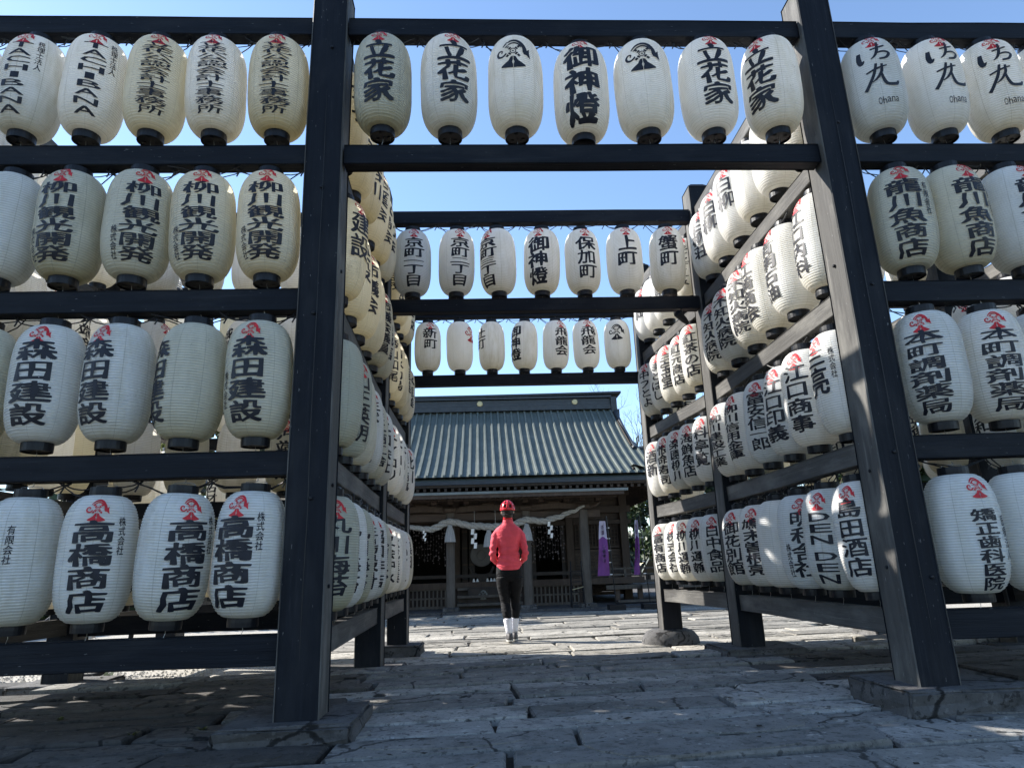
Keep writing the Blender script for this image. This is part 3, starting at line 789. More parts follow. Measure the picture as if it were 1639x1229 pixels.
wl2 = [[('調理師学校', .5), ('専門学校', .55), ('クラブ', .6), ('学校', .6), ('北学校', .6)],
       [('秀山和尾', .5), ('清水力鳥', .55), ('', None), ('産業', .6), ('水産業', .6)],
       [('トイコリ', .5), ('下コリ', .5), ('下ヨリ', .5), ('川下商事', .6), ('北川', .6)],
       [('又会沖水', .45), ('大成産業', .42), ('', None), ('サロンドス', .5), ('黒田', .55)]]
for b, rows in enumerate((wl1, wl2)):
    n = len(rows[0]); ya, yb = YF[b]+W, YF[b+1]
    for r in range(4):
        for k in range(n):
            t, s = rows[r][k]; f = (k+.5)/n; y = ya+(yb-ya)*f; x = LX[b]+(LX[b+1]-LX[b])*(y-YF[b])/(YF[b+1]-YF[b])
            cols = wall_text(t); ex = None
            if t == '三三ド':
                cols = [KK('三ド', 0, .53, .33, .13, .022)]; ex = [letter_mesh(KK('nikotto', -.005, .30, .10, .03, .0))]
            mt = 'lantern_green' if (b == 0 and r == 2 and k < 2) or (r == 3 and k in (0, 2) and b == 0) else 'lantern_old' if (r == 0 or (r == 1) or random.random() < .5) else 'lantern'
            if b == 1 and r == 2: mt = 'lantern'
            desc = 'faded lantern with %s characters' % {2: 'two', 3: 'three', 4: 'four', 5: 'five'}[len(t)] if t else 'plain faded lantern'
            if ex: desc = 'faded lantern with small latin letters'
            lantern(x, y, ZT[r], '%s, %s of the %s row, %s bay of left wall' % (desc, ORD[k], ROW[r], ['front', 'rear'][b]), cols, s if s is not None else -.9, None, 'red' if r < 2 else 'low', sx=1.0 if b == 0 else .94, sz=SZ[r]*(1 if b == 0 else .98), mat=mt, extra=ex, group='lanterns along the left wall of the passage')
# lateral frames behind and the outer walls
bt = ['有明海苔', '中山酒造', '大和水産', '城島石材', '川下印刷', '筑後建具', '三橋園芸', '沖端商店']
def back(name, x, y, r, k, grp, sxx=1.0):
    q = random.random(); c = [KK(random.choice(bt))] if q < .55 else []
    lantern(x, y, ZT[r], '%s, %s in the %s row of the %s' % ('lettered cream lantern' if c else 'blank cream lantern', ORD[k], ROW[r], name), c, None, random.uniform(-2.4, 2.4), random.choice(['red', 'low', None, 'low']), sx=sxx, sz=SZ[r], mat=random.choice(['lantern', 'lantern', 'lantern_old']), group=grp)
for j, nk, w in ((1, 5, 'second'), (2, 4, 'third')):
    for r in range(4):
        for k in range(nk):
            xx = -1.17-.40*k if nk == 5 else -1.2-.5*k
            back('%s cross frame on the left' % w, xx, YF[j]+.04+BD/2, r, k, 'lanterns in the cross frames behind, left')
            xx = 2.36+.40*k if nk == 5 else 2.25+.48*k
            back('%s cross frame on the right' % w, xx, YF[j]+.04+BD/2, r, k, 'lanterns in the cross frames behind, right')
for XX, w in ((LLX, 'left'), (RRX, 'right')):
    for b, nk in ((0, 7 if w == 'left' else 5), (1, 3 if w == 'left' else 2)):
        ya, yb = YF[b]+W, YF[b+1]
        for r in range(4):
            for k in range(nk):
                back('outer %s wall, %s bay' % (w, ['front', 'rear'][b]), XX[b], ya+(yb-ya)*(k+.5)/nk, r, k, 'lanterns along the outer %s wall' % w, .9 if nk == 7 else 1.0)

# cords looping from lantern to lantern under each visible rail
def cord(xs, y, zt, label, grp='black lamp cords under the rails'):
    bm = bmesh.new(); rr = random.Random(int(zt*1000+y*77+xs[0]*9))
    for a, b in zip(xs, xs[1:]):
        for q in range(2):
            sag = rr.uniform(.04, .11)*(1 if q == 0 else .6); y1 = y+rr.uniform(-.03, .03)
            pts = [(a+.02+(b-a-.04)*t, y1+.02*sin(6*t+q), zt+H-.004-sag*4*t*(1-t)*(1+.25*sin(9*t+a*7))) for t in [i/9 for i in range(10)]]
            add_tube(bm, pts, .0034, 4, False)
        add_tube(bm, [(a, y, zt+H), (a+.01, y-.015, zt+H-.03), (a-.005, y-.01, zt+H-.055)], .004, 5)
    return tag(mesh_obj('electric_cord', bm_mesh('electric_cord', bm, M['wire'])), label, 'cord', grp)
for r in range(4):
    cord([-.95-.345*k for k in range(7)], yl, Z[r]-T-.002, 'thin black cord sagging under the %s rail of the left front frame' % ORD[r])
    cord([2.2+.372*k for k in range(6)], yl, Z[r]-T-.002, 'thin black cord sagging under the %s rail of the right front frame' % ORD[r])
cord([-.70+.3795*k for k in range(8)], yl, Z[0]-T-.002, 'thin black cord under the top beam of the front portal')
cord([-.75+.381*k for k in range(8)], YF[1]+.084, Z[0]-T-.002, 'thin black cord under the top beam of the second portal')
cord([-.75+.359*k for k in range(8)], YF[2]+.084, 2.88-T-.002, 'thin black cord under the top beam of the last portal')
def cord_y(x, ya, yb, zt, n, label):
    o = cord([0+(yb-ya)*k/n for k in range(n+1)], 0, zt, label); o.rotation_euler = (0, 0, pi/2); o.location = (x, ya, 0); return o
for r in range(1, 4):
    cord_y(RX[0], 3.45, 5.35, Z[r]-.118, 6, 'thin black cord under the %s rail of the right wall, front bay' % ORD[r])
    cord_y(LX[0], 3.45, 5.35, Z[r]-.118, 6, 'thin black cord under the %s rail of the left wall, front bay' % ORD[r])
# spotlight clamped under the second portal's lower beam
sp = empty('spotlight', (1.80, 5.46, Z[1]-T+H), 'small black spotlight clamped under the second portal beam', 'spotlight')
bm = bmesh.new(); add_tube(bm, [(0, 0, 0), (0, 0, -.06)], .008, 6); mesh_obj('bracket', bm_mesh('bracket', bm, M['cap']), sp)
bm = bmesh.new(); add_tube(bm, [(-.05, -.03, -.05), (.02, .02, -.09), (.06, .05, -.115)], [.034, .030, .018], 12); mesh_obj('lamp_housing', bm_mesh('lamp_housing', bm, M['cap']), sp)
# ------------------------------------------------------------------ the shrine
GS = -.81                                   # ground at the shrine, relative to the camera
def roof_mat():
    m, nt, p, out = new_mat('green_copper_roof'); v = coords(nt, (1, 1, 1), True)
    n1 = noise(nt, v, 2.0, 6, .6); n2 = noise(nt, v, 22, 4, .6)
    r = ramp(nt, n1, [(.3, (.09, .108, .096)), (.6, (.135, .152, .136)), (.8, (.18, .19, .168))])
    r2 = ramp(nt, n2, [(.45, 0.0), (.8, .5)])
    c = mixc(nt, r2.outputs[0], r.outputs[0], (.11, .125, .12)); nt.links.new(c, p.inputs['Base Color'])
    p.inputs['Roughness'].default_value = .65; p.inputs['Specular IOR Level'].default_value = .2; bump(nt, p, n2, .25, .01); return m
M['roof'] = roof_mat(); M['ridge'] = plain('dark_copper_ridge', (.028, .034, .04), .45, .5, noise_amt=.3)
M['gutter'] = plain('pale_sheet_edge', (.15, .175, .168), .5, .5, noise_amt=.25, nscale=4)
M['gold'] = plain('gold_crest', (.55, .45, .25), .45, .5, .5)
M['rope'] = plain('straw_rope', (.36, .35, .32), .9, .1, noise_amt=.3, nscale=40, bmp=.5, bscale=120)
M['tassel'] = plain('white_tassel', (.33, .33, .325), .85, .2, noise_amt=.1, nscale=30)
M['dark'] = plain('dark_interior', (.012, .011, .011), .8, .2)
M['drum'] = plain('grey_bronze', (.10, .095, .088), .6, .4)
M['charm'] = plain('pale_paper_charms', (.17, .15, .15), .8, .2, noise_amt=.6)
M['lattice'] = plain('lattice_backing', (.045, .035, .03), .8, .2)
YP = 14.0; sh = empty('shrine_hall', (0, 0, 0), 'dark timber shrine hall with green ribbed copper roof behind the walking person', 'shrine')
CX = .135
def b_(name, x, y, zc, sx, sy, sz, mat='brown', parent=sh, rot=(0, 0, 0), bev=0): return box(name, (x, y, zc+H), (sx, sy, sz), M[mat], parent, rot, bev)
# podium
b_('stone_step', CX, 14.9, GS-.02, 8.5, 2.6, .12, 'plinth')
# porch pillars with stone feet and bracket blocks
pillars = [CX-1.955, -.643, .907, 2.094]
for x in pillars:
    beam('pillar', (x, YP, GS+.10+H), (x, YP, 1.14+H), .17, .17, M['grey_timber'], sh, (0, 1, 0), .012)
    b_('stone_foot', x, YP, GS+.05, .32, .32, .12, 'plinth', bev=.015)
    b_('bearing_block', x, YP, 1.20, .26, .26, .10, 'brown', bev=.02)
    bm = bmesh.new()
    for sg in (-1, 1):
        add_tube(bm, [(x+sg*.10, YP, 1.20+H), (x+sg*.26, YP, 1.22+H), (x+sg*.36, YP, 1.29+H)], [.05, .045, .035], 6)
    mesh_obj('bracket_arm', bm_mesh('bracket_arm', bm, M['brown']), sh)
    for sg in (-1, 0, 1): b_('bearing_block', x+sg*.33, YP, 1.345, .12, .14, .07, 'brown', bev=.012)
beam('tie_beam', (pillars[0]-.35, YP, 1.05+H), (pillars[-1]+.35, YP, 1.05+H), .13, .15, M['brown'], sh)
# the curved rainbow beam of each bay
for a, b2 in zip(pillars, pillars[1:]):
    bm = bmesh.new(); n = 10; L = b2-a; prev = None
    for i in range(n+1):
        t = i/n; z = 1.18-.0*t+.05*sin(pi*t); x = a+L*t; h = .055
        cur = [bm.verts.new((x, YP+dy, z+dz+H)) for dy, dz in ((-.06, -h), (.06, -h), (.06, h), (-.06, h))]
        if prev:
            for q in range(4): bm.faces.new((prev[q], prev[(q+1) % 4], cur[(q+1) % 4], cur[q]))
        prev = cur
    mesh_obj('rainbow_beam', bm_mesh('rainbow_beam', bm, M['brown']), sh)
    b_('carved_strut', (a+b2)/2, YP, 1.30, .30, .07, .09, 'brown', bev=.03)
beam('purlin', (pillars[0]-.7, YP, 1.44+H), (pillars[-1]+.72, YP, 1.44+H), .13, .13, M['brown'], sh)
# porch roof
def sloped(name, x0, x1, ya, za, yb, zb, th, mat, parent=sh, curve=0.0, n=1, rside=0.0):
    bm = bmesh.new(); rows = []
    for i in range(n+1):
        t = i/n; y = ya+(yb-ya)*t; z = za+(zb-za)*t - curve*4*t*(1-t)
        xr = x1-rside*t
        rows.append([bm.verts.new(v) for v in ((x0, y, z+H), (xr, y, z+H), (xr, y, z+H-th), (x0, y, z+H-th))])
    for a, c in zip(rows, rows[1:]):
        for q in range(4): bm.faces.new((a[q], a[(q+1) % 4], c[(q+1) % 4], c[q]))
    bm.faces.new(rows[0][::-1]); bm.faces.new(rows[-1]); bmesh.ops.recalc_face_normals(bm, faces=bm.faces[:])
    return mesh_obj(name, bm_mesh(name, bm, mat), parent)
sloped('porch_roof', CX-2.85, CX+2.76, 13.15, 1.475, 15.2, 1.63, .05, M['gutter'])
b_('eave_board', CX-.045, 13.20, 1.39, 5.45, .05, .07, 'brown')
for i in range(50):
    x = CX-2.7+5.35*i/49
    sloped('rafter', x-.025, x+.025, 13.23, 1.40, 15.2, 1.56, .05, M['brown'])
# main roof: ribbed slope
ZE, YE, ZR, YR = 1.965, 14.6, 4.25, 18.25
def roof_z(t): return ZE+(ZR-ZE)*t-.16*4*t*(1-t)
x0r, x1r = -6.1, 4.62
bm = bmesh.new(); n = 10; rows = []
gx = lambda t: x1r if t < .42 else 3.95     # hipped below, gabled above
for i in range(n+1):
    t = i/n; rows.append(t)
def quad(bm, a, b2, c, d): bm.faces.new([bm.verts.new(v) for v in (a, b2, c, d)])
for t0, t1 in zip(rows, rows[1:]):
    y0_, y1_ = YE+(YR-YE)*t0, YE+(YR-YE)*t1
    xa = min(4.62, 4.62-(t0*.0)) if t0 < .39 else 3.76; xb = xa if t1 < .42 else 3.76
    if t0 < .39: xa, xb = 4.62-t0*1.6, 4.62-t1*1.6
    for dz, fl in ((0, 0), (-.10, 1)):
        quad(bm, (x0r, y0_, roof_z(t0)+H+dz), (xa, y0_, roof_z(t0)+H+dz), (xb, y1_, roof_z(t1)+H+dz), (x0r, y1_, roof_z(t1)+H+dz))
    quad(bm, (xa, y0_, roof_z(t0)+H-.10), (xa, y0_, roof_z(t0)+H), (xb, y1_, roof_z(t1)+H), (xb, y1_, roof_z(t1)+H-.10))
mesh_obj('roof', bm_mesh('roof', bm, M['roof']), sh)
# back slope and right hip so the hall is closed
bm = bmesh.new()
quad(bm, (x0r, YR, ZR+H), (3.74, YR, ZR+H), (3.74, 21.9, ZE+H), (x0r, 21.9, ZE+H))
quad(bm, (4.62, YE, ZE+H), (4.62, 21.9, ZE+H), (3.98, 20.5, ZE+1.0+H), (3.98, 16.06, roof_z(.39)+H))
mesh_obj('rear_roof', bm_mesh('rear_roof', bm, M['roof']), sh)
i = 0; x = x0r+.09
RIB = {}
while x < 4.55:
    tmax = 1.0 if x < 3.68 else max(.05, (4.62-x)/1.6)
    key = round(tmax, 2)
    if key not in RIB:
        bm = bmesh.new(); prev = None; nn = 8
        for q in range(nn+1):
            t = tmax*q/nn; y = YE-.02+(YR-YE)*t; z = roof_z(t)+H; w = .028; h = .044
            cur = [bm.verts.new(v) for v in ((-w, y, z), (-w*.7, y, z+h), (w*.7, y, z+h), (w, y, z))]
            if prev:
                for e in range(3): bm.faces.new((prev[e], prev[e+1], cur[e+1], cur[e]))
            else: bm.faces.new(cur)
            prev = cur
        bmesh.ops.recalc_face_normals(bm, faces=bm.faces[:]); RIB[key] = bm_mesh('roof_rib', bm, M['roof'])
    mesh_obj('roof_rib', RIB[key], sh, (x, 0, 0)); x += .186
# verge boards at the gable and the hip
bm = bmesh.new(); pts = [(3.78, YE+(YR-YE)*t, roof_z(t)+H+.03) for t in (.40, .55, .7, .85, 1.0)]
add_tube(bm, pts, .06, 6); mesh_obj('verge', bm_mesh('verge', bm, M['ridge']), sh)
bm = bmesh.new(); add_tube(bm, [(3.76, YE+(YR-YE)*.41, roof_z(.41)+H+.02), (4.66, YE+(YR-YE)*.36, roof_z(.36)+H-.04)], .05, 6); mesh_obj('hip_ridge', bm_mesh('hip_ridge', bm, M['ridge']), sh)
# gable wall
bm = bmesh.new(); bm.faces.new([bm.verts.new(v) for v in ((3.70, 16.1, 2.85+H), (3.70, 20.3, 2.85+H), (3.70, 18.3, 4.3+H))]); mesh_obj('gable_board', bm_mesh('gable_board', bm, M['dark_wood']), sh)
# ridge, in courses, with end finial and gold crests
rx0, rx1 = -6.1, 3.70
for zc, hh, dd in ((4.30, .14, .52), (4.42, .10, .44), (4.51, .09, .40), (4.595, .07, .54)):
    b_('ridge_course', (rx0+rx1)/2, 18.35, zc, rx1-rx0, dd, hh-.012, 'ridge')
bm = bmesh.new(); pr_ = None
for i in range(9):      # the cap sweeps up towards the end
    t = i/8; x = rx0+3+(rx1-rx0-3+.28)*t; z = 4.635+.035*max(0, t-.35)**1.6/.5
    cur = [bm.verts.new(v) for v in ((x, 18.05, z+H), (x, 18.65, z+H), (x, 18.65, z+H+.055), (x, 18.05, z+H+.055))]
    if pr_:
        for e in range(4): bm.faces.new((pr_[e], pr_[(e+1) % 4], cur[(e+1) % 4], cur[e]))
    else: bm.faces.new(cur[::-1])
    pr_ = cur
bm.faces.new(pr_); mesh_obj('ridge_cap', bm_mesh('ridge_cap', bm, M['ridge']), sh)
b_('finial', 3.76, 18.35, 4.35, .16, .60, .44, 'ridge'); b_('finial', 3.83, 18.35, 4.12, .16, .5, .2, 'ridge')
for x in (-2.66, .006, 2.667):
    bm = bmesh.new(); add_lathe(bm, [(.0001, .03), (.07, .025), (.085, 0), (.085, -.02)], 20)
    mesh_obj('crest_disc', bm_mesh('crest_disc', bm, M['gold']), sh, (x, 18.12, 4.45+H), (radians(90), 0, 0))
# eave fascia, soffit, rafters
b_('eave_board', -.75, YE+.03, ZE-.13, 10.7, .05, .08, 'ridge'); b_('eave_board', -.75, YE+.08, ZE-.19, 10.6, .05, .05, 'brown')
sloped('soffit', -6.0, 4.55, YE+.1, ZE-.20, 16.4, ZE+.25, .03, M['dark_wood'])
for i in range(68):
    x = -5.8+10.2*i/67
    sloped('rafter', x-.03, x+.03, YE+.11, ZE-.235, 16.4, ZE+.20, .06, M['brown'])
for i in range(24):                                     # side eave rafters
    y = YE+.2+6.8*i/23
    bm = bmesh.new(); add_tube(bm, [(3.4, y, ZE+.12+H), (4.58, y, ZE-.24+H)], .035, 4); mesh_obj('rafter', bm_mesh('rafter', bm, M['brown']), sh)
bm = bmesh.new(); quad(bm, (3.4, YE+.1, ZE+.2+H), (4.6, YE+.1, ZE-.16+H), (4.6, 21.8, ZE-.16+H), (3.4, 21.8, ZE+.2+H)); mesh_obj('soffit', bm_mesh('soffit', bm, M['dark_wood']), sh)
b_('eave_board', 4.62, 18.2, ZE-.17, .05, 7.2, .1, 'ridge')
# body of the hall
YW = 16.4
for x in (-3.3, -1.85, -.62, .89, 2.1, 3.42):
    beam('pillar', (x, YW, GS+H), (x, YW, 2.1+H), .19, .19, M['brown'], sh, (0, 1, 0), .01)
beam('lintel', (-3.4, YW-.04, 1.32+H), (3.6, YW-.04, 1.32+H), .10, .16, M['brown'], sh)
beam('lintel', (-3.4, YW-.04, 1.02+H), (3.6, YW-.04, 1.02+H), .08, .10, M['brown'], sh)
beam('lintel', (-3.4, YW-.05, 1.75+H), (3.6, YW-.05, 1.75+H), .10, .20, M['brown'], sh)
for k in range(5): b_('wall_board', .05, YW+.06, 1.15+.155*k, 6.8, .04, .148, 'brown')
for k in range(14): b_('wall_board', 2.76, YW+.06, -.62+.075*k*1.0, 1.15, .04, .070, 'brown')
b_('wall_board', 2.76, YW+.09, .72, 1.15, .03, .6, 'lattice')
for xx in (2.49, 3.03):
    for k in range(7): b_('lattice_bar', xx-.24+.08*k, YW+.04, .73, .016, .02, .52, 'brown')
    for k in range(6): b_('lattice_bar', xx, YW+.035, .50+.09*k, .50, .02, .014, 'brown')
    b_('door_rail', xx, YW+.03, .44, .54, .04, .05, 'brown'); b_('door_rail', xx, YW+.03, 1.0, .54, .04, .05, 'brown')
# right flank of the hall and the dark room inside
for k in range(12): b_('wall_board', 3.44, 19.0, -.55+.20*k, .05, 5.2, .19, 'brown')
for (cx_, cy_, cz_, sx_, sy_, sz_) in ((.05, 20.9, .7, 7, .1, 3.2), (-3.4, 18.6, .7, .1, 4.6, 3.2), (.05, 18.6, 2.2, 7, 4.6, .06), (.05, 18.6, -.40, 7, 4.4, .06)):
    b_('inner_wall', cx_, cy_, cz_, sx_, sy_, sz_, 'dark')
# folding lattice doors standing open either side of the middle
for x in (-.42, -.25, .55, .72, 1.02, 1.20, 1.95):
    b_('door_panel', x, YW+.02, .32, .13, .05, 1.34, 'dark_wood')
    for k in range(4): b_('door_rail', x, YW-.01, -.25+.38*k, .13, .02, .04, 'brown')
# veranda floor, steps and the pierced skirting panels
b_('veranda_floor', .05, 15.75, -.30, 6.9, 1.5, .07, 'brown'); b_('veranda_edge', .05, 14.98, -.31, 6.9, .06, .13, 'brown')
b_('skirting_back', -1.6, 15.06, -.57, 2.3, .03, .42, 'lattice'); b_('skirting_back', 1.55, 15.06, -.57, 1.5, .03, .42, 'lattice')
for xa, xb in ((-2.7, -.72), (.98, 2.05)):
    b_('skirting_rail', (xa+xb)/2, 15.02, -.37, xb-xa, .05, .05, 'grey_timber'); b_('skirting_rail', (xa+xb)/2, 15.02, -.56, xb-xa, .05, .035, 'grey_timber'); b_('skirting_rail', (xa+xb)/2, 15.02, -.745, xb-xa, .05, .05, 'grey_timber')
    nx = int((xb-xa)/.085)
    for k in range(nx+1):
        x = xa+(xb-xa)*k/nx
        b_('baluster', x, 15.02, -.65, .038, .03, .15, 'grey_timber'); b_('baluster', x, 15.02, -.465, .030, .03, .15, 'grey_timber')
for k in range(3): b_('wooden_step', .135, 14.55+.16*k, GS+.13+.15*k, 1.35, .22, .05, 'grey_timber'); b_('riser', .135, 14.60+.16*k, GS+.06+.15*k, 1.33, .02, .11, 'dark_wood')
b_('inner_floor_rail', .05, 15.3, -.12, 6.2, .06, .07, 'dark_wood')
# side veranda with railing on the right
b_('veranda_floor', 4.05, 16.6, -.46, 1.3, 3.6, .07, 'grey_timber')
for zc, hh in ((-.065, .035), (-.19, .03), (-.34, .055)):
    b_('hand_rail', 3.75, 15.0, zc, 2.2, .045, hh, 'grey_timber')
for k in range(7): b_('railing_post', 2.75+.34*k, 15.0, -.18, .05, .045, .30, 'grey_timber')
b_('veranda_edge', 3.75, 14.96, -.45, 2.2, .06, .09, 'grey_timber')
for x in (2.9, 3.4, 4.1, 4.7): b_('veranda_post', x, 15.05, -.65, .10, .10, .34, 'brown')
b_('bench_plank', 3.8, 14.6, -.72, 2.0, .3, .04, 'grey_timber')

# sacred rope with twisted strands
def rope_pt(x):
    P = [(-1.85, 1.2), (-1.47, .87), (-1.05, .82), (-.643, .955), (-.145, .86), (.25, .83), (.6, .86), (.94, .95), (1.25, .915), (1.524, .98), (1.85, 1.09), (2.116, 1.20)]
    for (a, za), (b, zb) in zip(P, P[1:]):
        if x <= b:
            t = (x-a)/(b-a); t = t*t*(3-2*t); return za+(zb-za)*t
    return P[-1][1]
rope = empty('sacred_rope', (.135, YP-.16, .9+H), 'thick pale twisted straw rope strung across the shrine porch', 'rope')
for s in range(3):
    bm = bmesh.new(); pts = []; rad = []
    for i in range(121):
        t = i/120; x = -1.85+3.966*t; th = 1-abs(2*t-1)**3*.72; a = t*2*pi*8.5+s*2*pi/3
        R_ = .038*th; pts.append((x-.135-R_*.5*sin(a), R_*cos(a), rope_pt(x)+R_*sin(a)-.9)); rad.append(.042*th)
    add_tube(bm, pts, rad, 8); mesh_obj('strand', bm_mesh('strand', bm, M['rope'], True), rope)
def tassel(x, zc, s, label):
    e = empty('tassel', (x, YP-.20, zc+H), label, 'tassel', 'white tassels on the sacred rope')
    bm = bmesh.new(); add_lathe(bm, [(.0001, 0), (.045*s, -.01), (.052*s, -.04), (.046*s, -.06)], 14); mesh_obj('knot', bm_mesh('knot', bm, M['tassel'], True), e)
    bm = bmesh.new(); rings = []
    for r_, z_ in ((.046, -.055), (.075, -.13), (.095, -.24), (.110, -.36)):
        rings.append([bm.verts.new((r_*s*(1+.10*(k % 2))*cos(2*pi*k/28), r_*s*(1+.10*(k % 2))*sin(2*pi*k/28), z_*s)) for k in range(28)])
    for a, b2 in zip(rings, rings[1:]):
        for k in range(28): bm.faces.new((a[k], a[(k+1) % 28], b2[(k+1) % 28], b2[k]))
    mesh_obj('fringe', bm_mesh('fringe', bm, M['tassel']), e)
tassel(-.643, .90, .95, 'white rope tassel before the left porch pillar'); tassel(.135, .78, .95, 'white rope tassel beside the bronze drum'); tassel(.907, .88, .95, 'white rope tassel half behind the walking person')
def shide(x, zc, s, label):
    bm = bmesh.new(); w = .06*s; h = .11*s; px_, pz = 0, 0; pr = None
    for k in range(4):
        x0_ = px_+(.035*s if k % 2 else -.02*s); v = [(x0_-w/2, .004*k, pz), (x0_+w/2, .004*k, pz), (x0_+w/2-.012, .004*k+.012, pz-h), (x0_-w/2-.012, .004*k+.012, pz-h)]
        bm.faces.new([bm.verts.new(q) for q in v]); pz -= h*.82
    me = bm_mesh('paper_streamer', bm, M['white']); o = mesh_obj('paper_streamer', me, None, (x, YP-.24, zc+H)); mod = o.modifiers.new('s', 'SOLIDIFY'); mod.thickness = .002
    return tag(o, label, 'streamer', 'zigzag paper streamers on the sacred rope')
shide(-1.15, .80, .55, 'small folded white paper streamer left of the porch pillar'); shide(-.165, .80, 1.0, 'long zigzag white paper streamer above the drum'); shide(1.38, .90, .85, 'white paper streamer on the right half of the rope')
# the drum on its stand
dr = empty('bronze_drum', (-.02, 15.35, -.27+H), 'large round grey drum on a stand in the shrine doorway', 'drum')
bm = bmesh.new(); add_lathe(bm, [(.0001, .02), (.10, .02), (.11, .05), (.235, .03), (.25, 0), (.25, -.16), (.2, -.2), (.0001, -.2)], 36)
mesh_obj('drum_head', bm_mesh('drum_head', bm, M['drum'], False), dr, (0, 0, .585), (radians(90), 0, 0))
bm = bmesh.new()
add_tube(bm, [(-.26, 0, .34), (-.2, 0, .2), (0, 0, .13), (.2, 0, .2), (.26, 0, .34)], .03, 6); add_box(bm, (0, 0, .07), (.22, .2, .14)); add_box(bm, (0, 0, .012), (.5, .3, .03))
mesh_obj('stand', bm_mesh('stand', bm, M['dark_wood']), dr)
# offering box
ob = empty('offering_box', (.0, 14.85, -.62+H), 'wide dark wooden offering box below the drum', 'box')
box('front_board', (0, -.14, .10), (.62, .03, .30), M['dark_wood'], ob); box('side_board', (-.31, 0, .10), (.03, .28, .30), M['dark_wood'], ob); box('side_board', (.31, 0, .10), (.03, .28, .30), M['dark_wood'], ob)
for k in range(6): box('slat', (0, -.11+.045*k, .255), (.60, .018, .02), M['dark_wood'], ob)
bm = bmesh.new(); crest_2d(bm, 0, 0, .09); mesh_obj('crest', bm_mesh('crest', bm, M['gutter']), ob, (0, -.158, .12))
# strings of paper charms hanging either side
kc = 0
for xa, xb, lb in ((-1.62, -.85, 'strings of small pale paper charms hanging left of the pillar'), (1.10, 1.85, 'strings of small pale paper charms hanging right of the person')):
    e = empty('hanging_charms', ((xa+xb)/2, 15.6, .8+H), lb, 'charms')
    n = 13
    for k in range(n):
        x = xa+(xb-xa)*k/(n-1)-(xa+xb)/2; bm = bmesh.new(); L = .45+.35*abs(sin(k*1.7))
        add_tube(bm, [(x, 0, .12), (x, 0, .12-L)], .002, 3)
        z = .10
        while z > .12-L:
            r = random.uniform(.010, .022); c = (x+random.uniform(-.02, .02), random.uniform(-.1, .1), z); add_box(bm, c, (r*1.6, r, r*1.8), Euler((random.random()*3, random.random()*3, 0)).to_matrix()); z -= random.uniform(.035, .16)
        mesh_obj('charm_string', bm_mesh('charm_string', bm, M['charm']), e)
# cords of the bells, small offerings, low doors
for x in (-.15, .27): 
    bm = bmesh.new(); add_tube(bm, [(x, YP-.3, 1.15+H), (x+.004, YP-.3, .6+H)], .004, 4); tag(mesh_obj('hanging_string', bm_mesh('hanging_string', bm, M['rope'])), 'thin string hanging from the porch beam %s of the drum' % ('left' if x < 0 else 'right'), 'string')
for k, x in enumerate((-.20, -.12, .10, .18, .25)):
    bm = bmesh.new(); add_lathe(bm, [(.0001, 0), (.03, 0), (.035, .03), (.02, .06), (.012, .09), (.0001, .09)], 10)
    tag(mesh_obj('offering_vase', bm_mesh('offering_vase', bm, M['white'], True), None, (x, 15.22, -.27+H)), 'tiny white vase on the shrine floor, %s from the left under the drum' % ORD[k], 'vase', 'small white vases under the drum')
# purple and white banners
M['purple'] = plain('purple_cloth', (.15, .05, .19), .8, .2, noise_amt=.08); M['lilac'] = plain('pale_cloth', (.42, .39, .48), .8, .2, noise_amt=.06)
def banner(x, w, tw, label, gz_=-.80):
    e = empty('banner', (x, 13.0, gz_+H), label, 'banner', 'purple and white banners beside the porch')
    bm = bmesh.new(); add_tube(bm, [(.17, 0, .12), (.13, 0, 1.0), (.09, 0, 1.72)], .011, 6); mesh_obj('pole', bm_mesh('pole', bm, M['cap']), e)
    bm = bmesh.new(); add_tube(bm, [(.09, 0, 1.66), (-.06, 0, 1.66)], .007, 5); mesh_obj('cross_bar', bm_mesh('cross_bar', bm, M['cap']), e)
    bm = bmesh.new(); add_box(bm, (.17, 0, .05), (.30, .30, .10)); mesh_obj('stand', bm_mesh('stand', bm, M['cap']), e)
    def cloth(z0, z1, scal):
        bm = bmesh.new(); n = 12; rows = []
        for i in range(n+1):
            t = i/n; z = z0+(z1-z0)*t; q = (1.63-z)/1.0; ww = (.11+.12*q**.8)*w
            row = []
            for k in range(9):
                u = k/8-.5; xx = u*ww+.0-.02*q; zz = z
                if scal and i == n: zz += .05*cos(u*pi)**2
                row.append(bm.verts.new((xx+.03*(1-q)*tw, .035*sin(u*7+q*5)*tw+.02*sin(q*8), zz)))
            rows.append(row)
        for a, c in zip(rows, rows[1:]):
            for k in range(8): bm.faces.new((a[k], a[k+1], c[k+1], c[k]))
        return bm
    mesh_obj('lower_cloth', bm_mesh('lower_cloth', cloth(.62, 1.29, True), M['purple'], True), e)
    mesh_obj('upper_cloth', bm_mesh('upper_cloth', cloth(1.29, 1.63, False), M['lilac'], True), e)
    for t, ch in (('祈願', 'u'), ('八幡神社', 'l')):
        bm = bmesh.new(); zt_, zb_ = (1.56, 1.36) if ch == 'u' else (1.18, .86)
        for k, c in enumerate(t): put_glyph(bm, c, 0, zt_-(zt_-zb_)*(k+.5)/len(t), .05*w, (zt_-zb_)/len(t)*.9, .02)
        for v in bm.verts: v.co.y = -.045
        mesh_obj('lettering', bm_mesh('lettering', bm, M['purple'] if ch == 'u' else M['lilac']), e)
    for z in (.64, .86, 1.08, 1.30, 1.5):
        bm = bmesh.new(); add_box(bm, (.115-.0*z, 0, z), (.05, .012, .012)); mesh_obj('tie', bm_mesh('tie', bm, M['white']), e)
banner(2.30, 1.0, .4, 'purple banner with white top and small lettering, standing beside the porch pillar')
